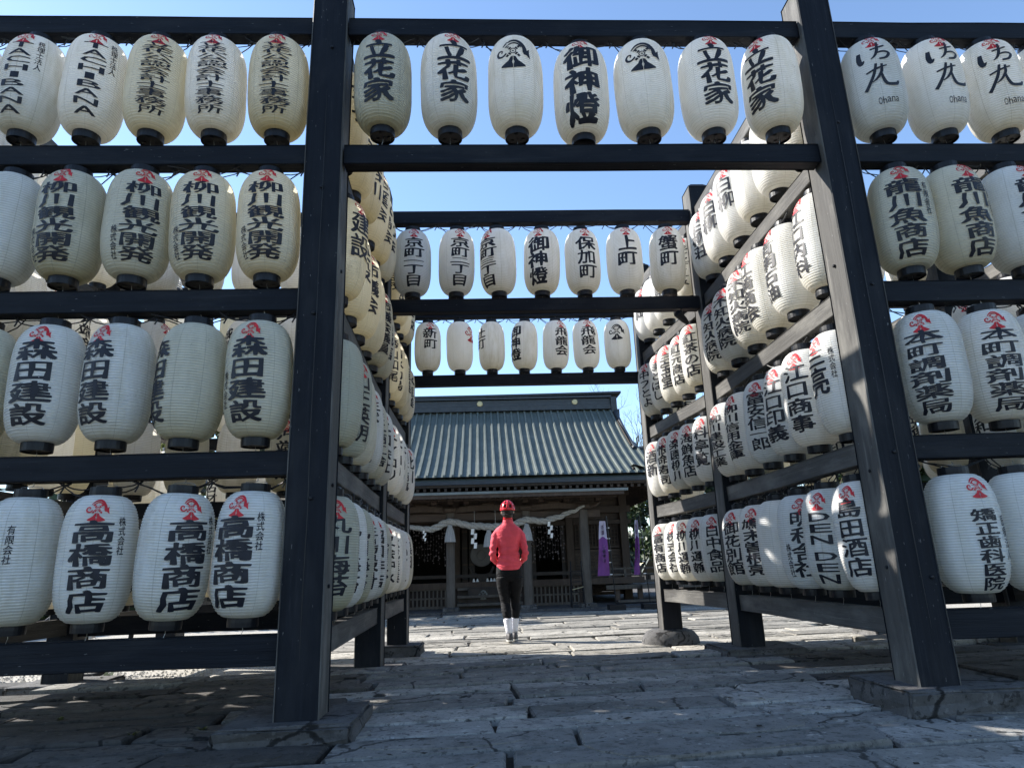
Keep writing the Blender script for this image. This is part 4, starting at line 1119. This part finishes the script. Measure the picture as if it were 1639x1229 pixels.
banner(2.94, .50, 1.0, 'narrow twisted purple and white banner by the railing')
# folded step ladder leaning near the right porch pillar
ld = empty('step_ladder', (1.86, 13.75, GS+H), 'black folding ladder standing against the right porch pillar', 'ladder')
for sx_, y0_ in ((-.13, -.10), (.13, -.10), (-.13, .12), (.13, .12)):
    bm = bmesh.new(); add_tube(bm, [(sx_, y0_, 0), (sx_*.8, .02, .92)], .012, 6); mesh_obj('leg', bm_mesh('leg', bm, M['cap']), ld)
for k in range(4):
    bm = bmesh.new(); add_box(bm, (0, -.085+.025*k, .13+.2*k), (.24, .06, .015)); mesh_obj('step', bm_mesh('step', bm, M['cap']), ld)
bm = bmesh.new(); add_tube(bm, [(-.11, -.1, .38), (.11, -.1, .43)], .008, 6); mesh_obj('brass_bar', bm_mesh('brass_bar', bm, M['gold']), ld)
# low building at the far right
an = empty('annex_building', (9.0, 24, GS-.85+H), 'low dark building with green roof edge right of the shrine', 'building')
box('wall', (0, 0, .75), (5.0, 3.0, 1.5), M['dark_wood'], an)
o = box('roof', (0, -1.2, 1.78), (5.8, 2.9, .08), M['ridge'], an, (radians(20), 0, 0)); box('eave_board', (0, -2.62, 1.22), (5.8, .05, .10), M['brown'], an)
for k in range(5): box('window', (-1.8+.9*k, -1.51, .8), (.55, .04, .6), M['dark'], an)
o = box('rear_roof', (0, 1.4, 1.78), (5.8, 2.6, .08), M['roof'], an, (radians(-20), 0, 0))
# ------------------------------------------------------------------ trees and plants
def leaf_mat(name, a, b, tr=.25):
    m, nt, p, out = new_mat(name); oi = nt.nodes.new('ShaderNodeNewGeometry'); v = coords(nt); n = noise(nt, v, 1.2, 4)
    mx = mixc(nt, oi.outputs['Random Per Island'], a, b); c = mixc(nt, n, mx, tuple(q*.6 for q in a)); nt.links.new(c, p.inputs['Base Color'])
    p.inputs['Roughness'].default_value = .5
    t = nt.nodes.new('ShaderNodeBsdfTranslucent'); nt.links.new(c, t.inputs['Color']); s = nt.nodes.new('ShaderNodeMixShader'); s.inputs[0].default_value = tr
    nt.links.new(p.outputs[0], s.inputs[1]); nt.links.new(t.outputs[0], s.inputs[2]); nt.links.new(s.outputs[0], out.inputs['Surface']); return m
M['leaf'] = leaf_mat('evergreen_leaves', (.035, .060, .020), (.075, .105, .035)); M['leaf2'] = leaf_mat('yellowish_leaves', (.09, .11, .035), (.15, .16, .06))
M['bark'] = plain('bark', (.09, .075, .06), .9, .1, noise_amt=.4, bmp=.8)
def crown(name, e, spread, h0, h1, n, size, mat, rr):
    bm = bmesh.new(); blobs = []
    for _ in range(26):
        a = rr.uniform(0, 2*pi); q = sqrt(rr.random()); t = rr.random(); k = sin(pi*min(1, .18+.82*t))**.6
        blobs.append((Vector((cos(a)*q*spread*k, sin(a)*q*spread*k, h0+(h1-h0)*t)), rr.uniform(.22, .42)*spread))
    for i in range(n):
        c, R_ = blobs[rr.randrange(len(blobs))]
        d = Vector((rr.gauss(0, 1), rr.gauss(0, 1), rr.gauss(0, 1))).normalized()*R_*rr.random()**.4
        d.z *= .7
        p = c+d; u = Vector((rr.gauss(0, 1), rr.gauss(0, 1), rr.gauss(0, 1))).normalized(); w = u.orthogonal().normalized(); s = size*rr.uniform(.6, 1.3)
        bm.faces.new([bm.verts.new(p+u*s), bm.verts.new(p+w*s*.5), bm.verts.new(p-u*s), bm.verts.new(p-w*s*.5)])
    return mesh_obj(name, bm_mesh(name, bm, mat), e)
def limbs(e, h, r, spread, rr, n=7, name='trunk', depth=2, mat=None):
    bm = bmesh.new()
    add_tube(bm, [(0, 0, -.1), (r*.3, 0, h*.3), (-r*.3, r*.4, h*.65), (0, 0, h)], [r, r*.8, r*.55, r*.25], 8)
    def br(p, d, L, rad, k):
        pts = [p]; q = p
        for i in range(4):
            d = (d+Vector((rr.gauss(0, .16), rr.gauss(0, .16), rr.gauss(.05, .1)))).normalized(); q = q+d*L/4; pts.append(q)
        add_tube(bm, pts, [rad, rad*.8, rad*.6, rad*.45, rad*.25], 5 if k > 1 else 3)
        if k > 0:
            for _ in range(4):
                j = rr.randrange(1, 5); br(pts[j], (d+Vector((rr.gauss(0, .6), rr.gauss(0, .6), rr.gauss(.15, .4)))).normalized(), L*rr.uniform(.4, .62), rad*.42, k-1)
    for i in range(n):
        a = 2*pi*i/n+rr.uniform(-.4, .4); z = h*rr.uniform(.35, .95)
        br(Vector((0, 0, z)), Vector((cos(a), sin(a), rr.uniform(.5, 1.3))).normalized(), spread*rr.uniform(.6, 1.0), r*.35, depth)
    return mesh_obj(name, bm_mesh(name, bm, mat or M['bark']), e)
def evergreen(x, y, h, sp, label, n=5200, size=.16, mat='leaf', low=.15):
    rr = random.Random(int(x*31+y*7)); e = empty('evergreen_tree', (x, y, H-.86), label, 'tree', 'evergreen trees round the shrine')
    limbs(e, h*.8, h*.03, sp*.8, rr, 6, depth=1); crown('crown', e, sp, h*low, h, n, size, M[mat], rr)
evergreen(7.6, 25, 5.6, 2.3, 'dark evergreen tree between the shrine eave and the right wall', 9000, .13)
evergreen(9.8, 27, 6.0, 2.6, 'dark evergreen tree behind the low annex building')
evergreen(5.6, 30, 4.6, 1.8, 'small evergreen tree just beyond the shrine corner')
evergreen(-5.2, 13.5, 4.3, 1.7, 'evergreen tree glimpsed behind the left lanterns near the shrine', 7000, .10, 'leaf2')
evergreen(-8.5, 15.5, 4.2, 2.0, 'broad evergreen tree at the far left of the gravel court')
evergreen(-6.7, 4.9, 6.3, 1.35, 'added evergreen tree out of view, shading the left end of the lantern frames', 3600, .11, 'leaf', .42)  # unseen tree, added to thin the sun patches on the left paving
evergreen(-12.0, 14.0, 4.0, 2.0, 'evergreen tree at the left end of the gravel court')
evergreen(9.2, 9.8, 7.2, 1.9, 'tall yellowish evergreen tree behind the right lanterns', 9000, .10, 'leaf2', .3)
evergreen(12.0, 13.5, 5.2, 2.2, 'evergreen tree at the right end of the gravel court')
evergreen(8.6, 14.5, 4.0, 1.7, 'low evergreen tree right of the shrine veranda')
# bare tree
rr = random.Random(5); e = empty('bare_tree', (7.3, 30.5, H-.86), 'leafless tree with fine branches beside the shrine roof', 'tree')
limbs(e, 6.6, .12, 2.7, rr, 18, depth=3)
# hedges closing the court at both sides
def hedge(x0, x1, y, h, label):
    rr = random.Random(int(x0*10)); e = empty('hedge', ((x0+x1)/2, y, H-.86), label, 'hedge'); bm = bmesh.new(); L = (x1-x0)/2
    for i in range(9000):
        p = Vector((rr.uniform(-L, L), rr.uniform(-.5, .5), rr.random()**.7*h*(1+.08*sin(i)))); u = Vector((rr.gauss(0, 1), rr.gauss(0, 1), rr.gauss(0, 1))).normalized(); w = u.orthogonal().normalized(); s = rr.uniform(.06, .14)
        bm.faces.new([bm.verts.new(p+u*s), bm.verts.new(p+w*s*.6), bm.verts.new(p-u*s), bm.verts.new(p-w*s*.6)])
    mesh_obj('leaf_mass', bm_mesh('leaf_mass', bm, M['leaf']), e)
    bm = bmesh.new()
    for i in range(12): add_tube(bm, [(-L+2*L*i/11, 0, 0), (-L+2*L*i/11+.1, 0, h*.8)], .04, 5)
    mesh_obj('stem', bm_mesh('stem', bm, M['bark']), e)
hedge(-22, -4.3, 17.5, 1.5, 'clipped evergreen hedge closing the court on the left')
hedge(8.5, 24, 17.5, 1.6, 'clipped evergreen hedge closing the court on the right')
# a far belt of trees to the horizon
bm = bmesh.new(); rr = random.Random(3)
for i in range(16000):
    a = rr.uniform(-1.35, 1.35); d = rr.uniform(60, 75); hh = 3.6+1.3*sin(a*9)+.9*sin(a*23); p = Vector((sin(a)*d, cos(a)*d, H-.86+rr.random()**.8*hh)); u = Vector((rr.gauss(0, 1), rr.gauss(0, 1), rr.gauss(0, 1))).normalized(); w = u.orthogonal().normalized(); s = rr.uniform(.3, .7)
    bm.faces.new([bm.verts.new(p+u*s), bm.verts.new(p+w*s*.7), bm.verts.new(p-u*s), bm.verts.new(p-w*s*.7)])
tag(mesh_obj('distant_woods', bm_mesh('distant_woods', bm, M['leaf'])), 'far belt of dark trees along the horizon', 'woods', kind='stuff')
# small plants by the kerb and in the joints
def sprig(x, y, z, n, h, label, mat='leaf'):
    rr = random.Random(int(x*100)); e = empty('small_plant', (x, y, z), label, 'plant', 'small plants in the paving')
    for i in range(n):
        a = rr.uniform(0, 6.28); L = h*rr.uniform(.6, 1.1); out = rr.uniform(.3, .9)*h; bm = bmesh.new(); pr = None
        for k in range(6):
            t = k/5; c = Vector((cos(a)*out*t, sin(a)*out*t, L*(t-.45*t*t))); w = .018*h/.15*sin(pi*min(1, .15+.85*t))
            n_ = Vector((-sin(a), cos(a), 0))*w; cur = (bm.verts.new(c+n_), bm.verts.new(c-n_))
            if pr: bm.faces.new((pr[0], pr[1], cur[1], cur[0]))
            pr = cur
        mesh_obj('leaf', bm_mesh('leaf', bm, M[mat]), e)
sprig(-2.95, 5.75, H-.80, 14, .20, 'small leafy plant at the kerb beside the bicycle wheel')
for i, (x, y) in enumerate(((-1.62, 3.45), (-1.32, 3.50), (-2.2, 3.9), (-3.35, 5.1))):
    sprig(x, y, gz(x, y)-.01, 12, .05, ['tiny green weed in a sunlit spot, left of the two', 'tiny green weed in a sunlit spot nearer the left post', 'tiny green weed in the dark paving further back', 'tiny weed beside the kerb at the left edge'][i], 'leaf2')
bm = bmesh.new(); rr = random.Random(8)
for i in range(260):
    x, y = rr.uniform(-2.9, 3.9), rr.uniform(2.0, 5.2); z = gz(x, y)+.012; r = rr.uniform(.006, .016); a = rr.uniform(0, 6.28)
    bm.faces.new([bm.verts.new((x+cos(a+q)*r*(1.6 if q in (0, pi) else .8), y+sin(a+q)*r, z+rr.uniform(0, .006))) for q in (0, pi/2, pi, 3*pi/2)])
tag(mesh_obj('fallen_leaves', bm_mesh('fallen_leaves', bm, M['soil'])), 'dry crumbs and leaf bits scattered on the paving', 'debris', kind='stuff')

# ------------------------------------------------------------------ bicycle behind the left frame
M['tyre'] = plain('rubber', (.015, .015, .016), .7, .2); M['frame_paint'] = plain('dark_bicycle_paint', (.03, .03, .035), .35, .5)
bk = empty('bicycle', (-4.02, 6.45, H-.80), 'black bicycle parked on the gravel behind the left frame', 'bicycle', rz=.12)
def wheel(cx):
    bm = bmesh.new(); R_ = .33
    rg = []
    for i in range(40):
        a = 2*pi*i/40; rg.append([bm.verts.new((cx+(R_+.022*cos(b))*cos(a), .022*sin(b), R_+.01+(R_+.022*cos(b))*sin(a))) for b in [2*pi*k/8 for k in range(8)]])
    for i in range(40):
        for k in range(8): bm.faces.new((rg[i][k], rg[i][(k+1) % 8], rg[(i+1) % 40][(k+1) % 8], rg[(i+1) % 40][k]))
    w = mesh_obj('wheel', bm_mesh('wheel', bm, M['tyre'], True), bk)
    bm = bmesh.new()
    for i in range(20):
        a = 2*pi*i/20; add_tube(bm, [(cx, .02*(-1)**i, R_+.01), (cx+(R_-.02)*cos(a), 0, R_+.01+(R_-.02)*sin(a))], .0015, 3)
    add_tube(bm, [(cx, -.04, R_+.01), (cx, .04, R_+.01)], .02, 8); mesh_obj('spokes', bm_mesh('spokes', bm, M['metal']), w)
wheel(-.52); wheel(.52)
bm = bmesh.new(); BB = (-.08, 0, .30)
for a, b in ((BB, (-.22, 0, .78)), ((-.20, 0, .72), (.36, 0, .78)), (BB, (.38, 0, .70)), (BB, (-.52, 0, .34)), ((-.52, 0, .34), (-.21, 0, .74)), ((.35, 0, .86), (.40, 0, .62)), ((.40, 0, .62), (.52, 0, .34))): add_tube(bm, [a, b], .015, 8)
mesh_obj('frame', bm_mesh('frame', bm, M['frame_paint']), bk)
bm = bmesh.new(); add_tube(bm, [(.34, -.28, .98), (.36, -.15, .93), (.35, 0, .92), (.36, .15, .93), (.34, .28, .98)], .012, 6); add_tube(bm, [(.35, 0, .86), (.35, 0, .92)], .012, 6); mesh_obj('handlebar', bm_mesh('handlebar', bm, M['metal']), bk)
bm = bmesh.new(); add_box(bm, (-.24, 0, .84), (.26, .13, .05)); add_tube(bm, [(-.22, 0, .76), (-.235, 0, .83)], .012, 6); bmesh.ops.bevel(bm, geom=[e_ for e_ in bm.edges if e_.calc_length() > .04], offset=.015, segments=2, affect='EDGES'); mesh_obj('saddle', bm_mesh('saddle', bm, M['tyre']), bk)
for sg in (-1, 1):
    bm = bmesh.new(); add_tube(bm, [(-.08, sg*.03, .30), (-.08+sg*.10, sg*.05, .30-sg*.12)], .008, 5); add_box(bm, (-.08+sg*.10, sg*.09, .30-sg*.12), (.09, .07, .02)); mesh_obj('pedal', bm_mesh('pedal', bm, M['tyre']), bk)

# ------------------------------------------------------------------ the walking person
def cloth_mat(name, col, rough=.75, nscale=14):
    m, nt, p, out = new_mat(name); v = coords(nt, (1, 1, .6), False); n = noise(nt, v, nscale, 4, .5); w = noise(nt, coords(nt, (3, 3, 9), False), 3.5, 4, .5)
    r = ramp(nt, n, [(.3, tuple(c*.88 for c in col)), (.7, tuple(min(1, c*1.08) for c in col))]); nt.links.new(r.outputs[0], p.inputs['Base Color'])
    p.inputs['Roughness'].default_value = rough; p.inputs['Specular IOR Level'].default_value = .25; bump(nt, p, w, .5, .03); return m
M['jacket'] = cloth_mat('red_jersey', (.74, .085, .115)); M['tights'] = cloth_mat('black_tights', (.0030, .0032, .0045), .8)
M['skin'] = plain('skin', (.50, .31, .22), .5, .4, noise_amt=.06); M['sock'] = cloth_mat('white_socks', (.74, .73, .78)); M['shoe'] = plain('dark_shoe', (.06, .055, .055), .6); M['sole'] = plain('pale_sole', (.5, .48, .44), .7)
M['helmet'] = plain('red_helmet_gloss', (.60, .012, .022), .22, .6, noise_amt=.05); M['hair'] = plain('dark_hair', (.025, .016, .012), .5, .4, noise_amt=.4, nscale=60); M['foam'] = plain('black_foam', (.012, .012, .012), .8)

def loft(bm, secs, n=20):
    """secs: (x, y, z, rx, ry[, squareness]) horizontal elliptical sections"""
    rings = []
    for s in secs:
        x, y, z, rx, ry = s[:5]; q = s[5] if len(s) > 5 else 1.0; r = []
        for k in range(n):
            a = 2*pi*k/n; c_, s_ = cos(a), sin(a); r.append(bm.verts.new((x+rx*math.copysign(abs(c_)**q, c_), y+ry*math.copysign(abs(s_)**q, s_), z)))
        rings.append(r)
    for a, b in zip(rings, rings[1:]):
        for k in range(n): bm.faces.new((a[k], a[(k+1) % n], b[(k+1) % n], b[k]))
    bm.faces.new(rings[0][::-1]); bm.faces.new(rings[-1])
def fuse(name, bm, mat, parent, vox=.009, smooth=6):
    bmesh.ops.recalc_face_normals(bm, faces=bm.faces[:]); me = bpy.data.meshes.new(name); bm.to_mesh(me); bm.free()
    o = bpy.data.objects.new(name, me); COL.objects.link(o)
    r = o.modifiers.new('r', 'REMESH'); r.mode = 'VOXEL'; r.voxel_size = vox; s = o.modifiers.new('s', 'SMOOTH'); s.iterations = smooth; s.factor = .5
    dg = bpy.context.evaluated_depsgraph_get(); m2 = bpy.data.meshes.new_from_object(o.evaluated_get(dg)); m2.name = name
    bpy.data.objects.remove(o); m2.materials.clear(); m2.materials.append(mat)
    for p in m2.polygons: p.use_smooth = True
    return mesh_obj(name, m2, parent)
PX, PY = .306, 8.0
pz = gz(PX, PY)+.003
per = empty('person', (PX, PY, pz), 'person walking away in red jacket, black tights, white socks and red helmet', 'person')
per.scale = (.957, .957, .957)
LEG_L = [(-.076, .00, .72, .084, .098), (-.076, .02, .60, .070, .084), (-.066, .02, .50, .056, .064), (-.058, .01, .43, .050, .056), (-.052, -.04, .34, .052, .058), (-.040, -.07, .24, .042, .046), (-.030, -.10, .14, .031, .034), (-.024, -.11, .085, .030, .034)]
LEG_R = [(.074, .00, .72, .084, .098), (.072, .03, .60, .070, .084), (.066, .06, .50, .056, .064), (.062, .08, .43, .050, .056), (.060, .08, .34, .054, .060), (.052, .09, .24, .042, .046), (.046, .11, .14, .031, .034), (.044, .12, .085, .030, .034)]
TORSO = [(.0, .0, .70, .135, .105), (.0, .0, .80, .148, .110), (.0, .0, .88, .138, .100), (.0, .0, .98, .112, .088), (.0, .0, 1.10, .122, .094), (.0, .0, 1.20, .145, .100, .95), (.0, .0, 1.27, .130, .085, .95), (.0, .0, 1.315, .080, .060), (.0, .0, 1.35, .050, .052)]
def arm(s):  # shoulder, elbow out and back, forearm forward, hand in front
    return [(s*.118, .0, 1.262), (s*.156, -.005, 1.19), (s*.184, -.03, 1.08), (s*.198, -.05, .99), (s*.184, .03, .93), (s*.150, .12, .90), (s*.125, .165, .895)]
ARMR = [.044, .042, .036, .033, .031, .027, .024]
def bodybuild(extra, parts):
    bm = bmesh.new()
    if 'legs' in parts:
        for L in (LEG_L, LEG_R): loft(bm, [(x, y, z, rx+extra, ry+extra) for x, y, z, rx, ry in L], 16)
    if 'torso' in parts: loft(bm, [(s[0], s[1], s[2], s[3]+extra, s[4]+extra)+tuple(s[5:]) for s in TORSO], 24)
    if 'arms' in parts:
        for s in (-1, 1): add_tube(bm, arm(s), [r+extra for r in ARMR], 12)
    return bm
bm = bodybuild(0, ('legs', 'torso', 'arms'))
# neck and head, with nose and ears
loft(bm, [(0, .005, 1.36, .050, .052), (0, .012, 1.42, .046, .05), (0, .02, 1.47, .05, .058)], 16)
loft(bm, [(0, .035, 1.405, .030, .034), (0, .032, 1.43, .048, .062), (0, .022, 1.47, .062, .080), (0, .015, 1.52, .070, .090), (0, .010, 1.57, .066, .084), (0, .005, 1.605, .045, .058), (0, .005, 1.62, .015, .02)], 20)
loft(bm, [(0, .112, 1.475, .014, .014), (0, .108, 1.50, .010, .012), (0, .102, 1.52, .006, .010)], 8)
for s in (-1, 1):
    loft(bm, [(s*.071, .01, 1.468, .008, .012), (s*.075, .008, 1.49, .010, .018), (s*.074, .006, 1.515, .008, .014)], 8)
    # hands: palm, four bent fingers and a thumb resting together in front of the waist
    add_tube(bm, [(s*.125, .165, .895), (s*.095, .185, .893), (s*.065, .195, .893)], [.022, .030, .024], 8)
    for k, (dz, L) in enumerate(((.024, .062), (.008, .070), (-.008, .066), (-.022, .052))):
        add_tube(bm, [(s*.072, .195, .893+dz), (s*.045, .203, .893+dz), (s*(.072-L), .190, .890+dz)], [.0085, .0085, .007], 6)
    add_tube(bm, [(s*.105, .178, .915), (s*.085, .190, .935), (s*.062, .196, .938)], [.011, .010, .008], 6)
for L, yy in ((LEG_L, -.11), (LEG_R, .12)):
    x = L[-1][0]; add_tube(bm, [(x, yy-.02, .05), (x, yy+.06, .035), (x, yy+.14, .025)], [.032, .032, .024], 10)
fuse('body', bm, M['skin'], per, .0065, 4)
# face details
fb = bmesh.new()
for s in (-1, 1): add_lathe(fb, [(.0001, .010), (.009, .006), (.012, 0)], 8, (s*.028, 0, 0))
o = mesh_obj('eyes', bm_mesh('eyes', fb, M['foam']), per, (0, .098, 1.515), (radians(-90), 0, 0))
bm = bmesh.new(); add_tube(bm, [(-.02, .098, 1.445), (0, .104, 1.443), (.02, .098, 1.445)], .004, 5); mesh_obj('mouth', bm_mesh('mouth', bm, M['jacket']), per)
# jacket
bm = bmesh.new()
JT = [(.0, .0, .80, .150, .122), (.0, .0, .86, .152, .122), (.0, .0, .92, .138, .114), (.0, .0, 1.00, .122, .104), (.0, .0, 1.10, .132, .108), (.0, .0, 1.19, .158, .112, .95), (.0, .0, 1.255, .168, .100, .95), (.0, .0, 1.295, .150, .086), (.0, .0, 1.325, .108, .074), (.0, .003, 1.352, .068, .064), (.0, .006, 1.41, .058, .062)]
loft(bm, JT, 28)
for s in (-1, 1):
    A = arm(s)[:6]; A[0] = (s*.125, 0, 1.250); A[1] = (s*.160, -.002, 1.205)
    add_tube(bm, A, [.050, .050, .044, .040, .037, .032], 14)
jk = fuse('jacket', bm, M['jacket'], per, .0065, 12)
# soft creases pressed into the back and sleeves
for v in jk.data.vertices:
    x, y, z = v.co; k = math.exp(-((z-.93)/.06)**2)*.0085*sin(70*z+18*x)+math.exp(-((z-1.03)/.05)**2)*.007*sin(60*z-14*x+2)
    if abs(x) > .17: k = .006*sin(85*z+20*abs(x))*math.exp(-((z-1.0)/.12)**2)
    v.co += v.normal*k
bm = bmesh.new()
for s in (-1, 1): add_tube(bm, [(s*.060, -.070, 1.372), (s*.095, -.098, 1.315), (s*.128, -.112, 1.24), (s*.140, -.105, 1.16)], .003, 4)
add_tube(bm, [(-.13, -.108, 1.0), (-.06, -.124, 1.0), (.06, -.124, 1.0), (.13, -.108, 1.0)], .0025, 4); add_tube(bm, [(-.135, -.112, .855), (-.06, -.134, .85), (.06, -.134, .85), (.135, -.112, .855)], .003, 4)
mesh_obj('seam', bm_mesh('seam', bm, M['jacket']), jk)
# tights
bm = bmesh.new()
for L in (LEG_L, LEG_R): loft(bm, [(x, y, z, rx+.007, ry+.007) for x, y, z, rx, ry in L[:6]], 16)
loft(bm, [(0, 0, .68, .120, .100), (0, 0, .74, .158, .114), (0, 0, .80, .160, .118), (0, 0, .86, .152, .108)], 24)
fuse('tights', bm, M['tights'], per, .0075, 3)
for L, s in ((LEG_L, -1), (LEG_R, 1)):
    bm = bmesh.new(); loft(bm, [(x, y, z, rx+.009, ry+.009) for x, y, z, rx, ry in [L[7], L[6], L[5]]]+[(L[5][0]-.002*s, L[5][1]+.0, .262, .050, .054)], 16)
    mesh_obj('sock', bm_mesh('sock', bm, M['sock'], True), per)
    x, y = L[7][0], L[7][1]; lift = .012 if s < 0 else 0.0
    sh_e = bmesh.new()
    loft(sh_e, [(x, y+.045, .014+lift, .040, .125), (x, y+.045, .035+lift, .042, .126), (x, y+.03, .062+lift, .038, .100), (x, y+.0, .088+lift, .036, .050)], 18)
    shoe = mesh_obj('shoe', bm_mesh('shoe', sh_e, M['shoe'], True), per)
    bm = bmesh.new(); loft(bm, [(x, y+.045, .0+lift, .040, .124), (x, y+.045, .018+lift, .044, .130)], 18); mesh_obj('sole', bm_mesh('sole', bm, M['sole']), shoe)
# hair and helmet with vents
bm = bmesh.new(); loft(bm, [(0, -.010, 1.415, .046, .050), (0, -.004, 1.45, .066, .078), (0, -.002, 1.50, .077, .094), (0, .0, 1.55, .074, .092)], 20); mesh_obj('hair', bm_mesh('hair', bm, M['hair'], True), per)
bm = bmesh.new(); n, mrow = 32, 12; R1, R2, R3 = .094, .122, .118; C0 = Vector((0, .008, 1.520)); grid = []
for j in range(mrow+1):
    th = radians(4+92*j/mrow); grid.append([bm.verts.new(C0+Vector((R1*sin(th)*cos(2*pi*k/n), R2*sin(th)*sin(2*pi*k/n), R3*cos(th)))) for k in range(n)])
for j in range(mrow):
    for k in range(n):
        vent = j in (3, 4, 5, 7, 8, 9) and (k % 4) in (1, 2) and not (j in (5,) and k % 8 == 1)
        if not vent: bm.faces.new((grid[j][k], grid[j][(k+1) % n], grid[j+1][(k+1) % n], grid[j+1][k]))
bm.faces.new(grid[0][::-1]); bmesh.ops.recalc_face_normals(bm, faces=bm.faces[:])
hm = mesh_obj('helmet', bm_mesh('helmet', bm, M['helmet'], True), per); sm = hm.modifiers.new('t', 'SOLIDIFY'); sm.thickness = .012; sm.offset = -1; sb = hm.modifiers.new('b', 'SUBSURF'); sb.levels = 1; sb.render_levels = 1
bm = bmesh.new(); loft(bm, [(0, .005, 1.50, .080, .102), (0, .005, 1.56, .078, .098), (0, .005, 1.61, .050, .066)], 20); mesh_obj('liner', bm_mesh('liner', bm, M['foam'], True), hm)
bm = bmesh.new()
for s in (-1, 1): add_tube(bm, [(s*.082, .0, 1.51), (s*.078, .03, 1.45), (s*.035, .06, 1.40)], .005, 4)
add_tube(bm, [(-.078, -.04, 1.465), (-.04, -.095, 1.455), (.04, -.095, 1.455), (.078, -.04, 1.465)], .008, 5)
mesh_obj('strap', bm_mesh('strap', bm, M['foam']), hm)
bm = bmesh.new(); loft(bm, [(0, .004, 1.40, .060, .064), (0, .003, 1.425, .058, .062), (0, .003, 1.445, .054, .060)], 18); mesh_obj('neck_warmer', bm_mesh('neck_warmer', bm, M['helmet'], True), per)
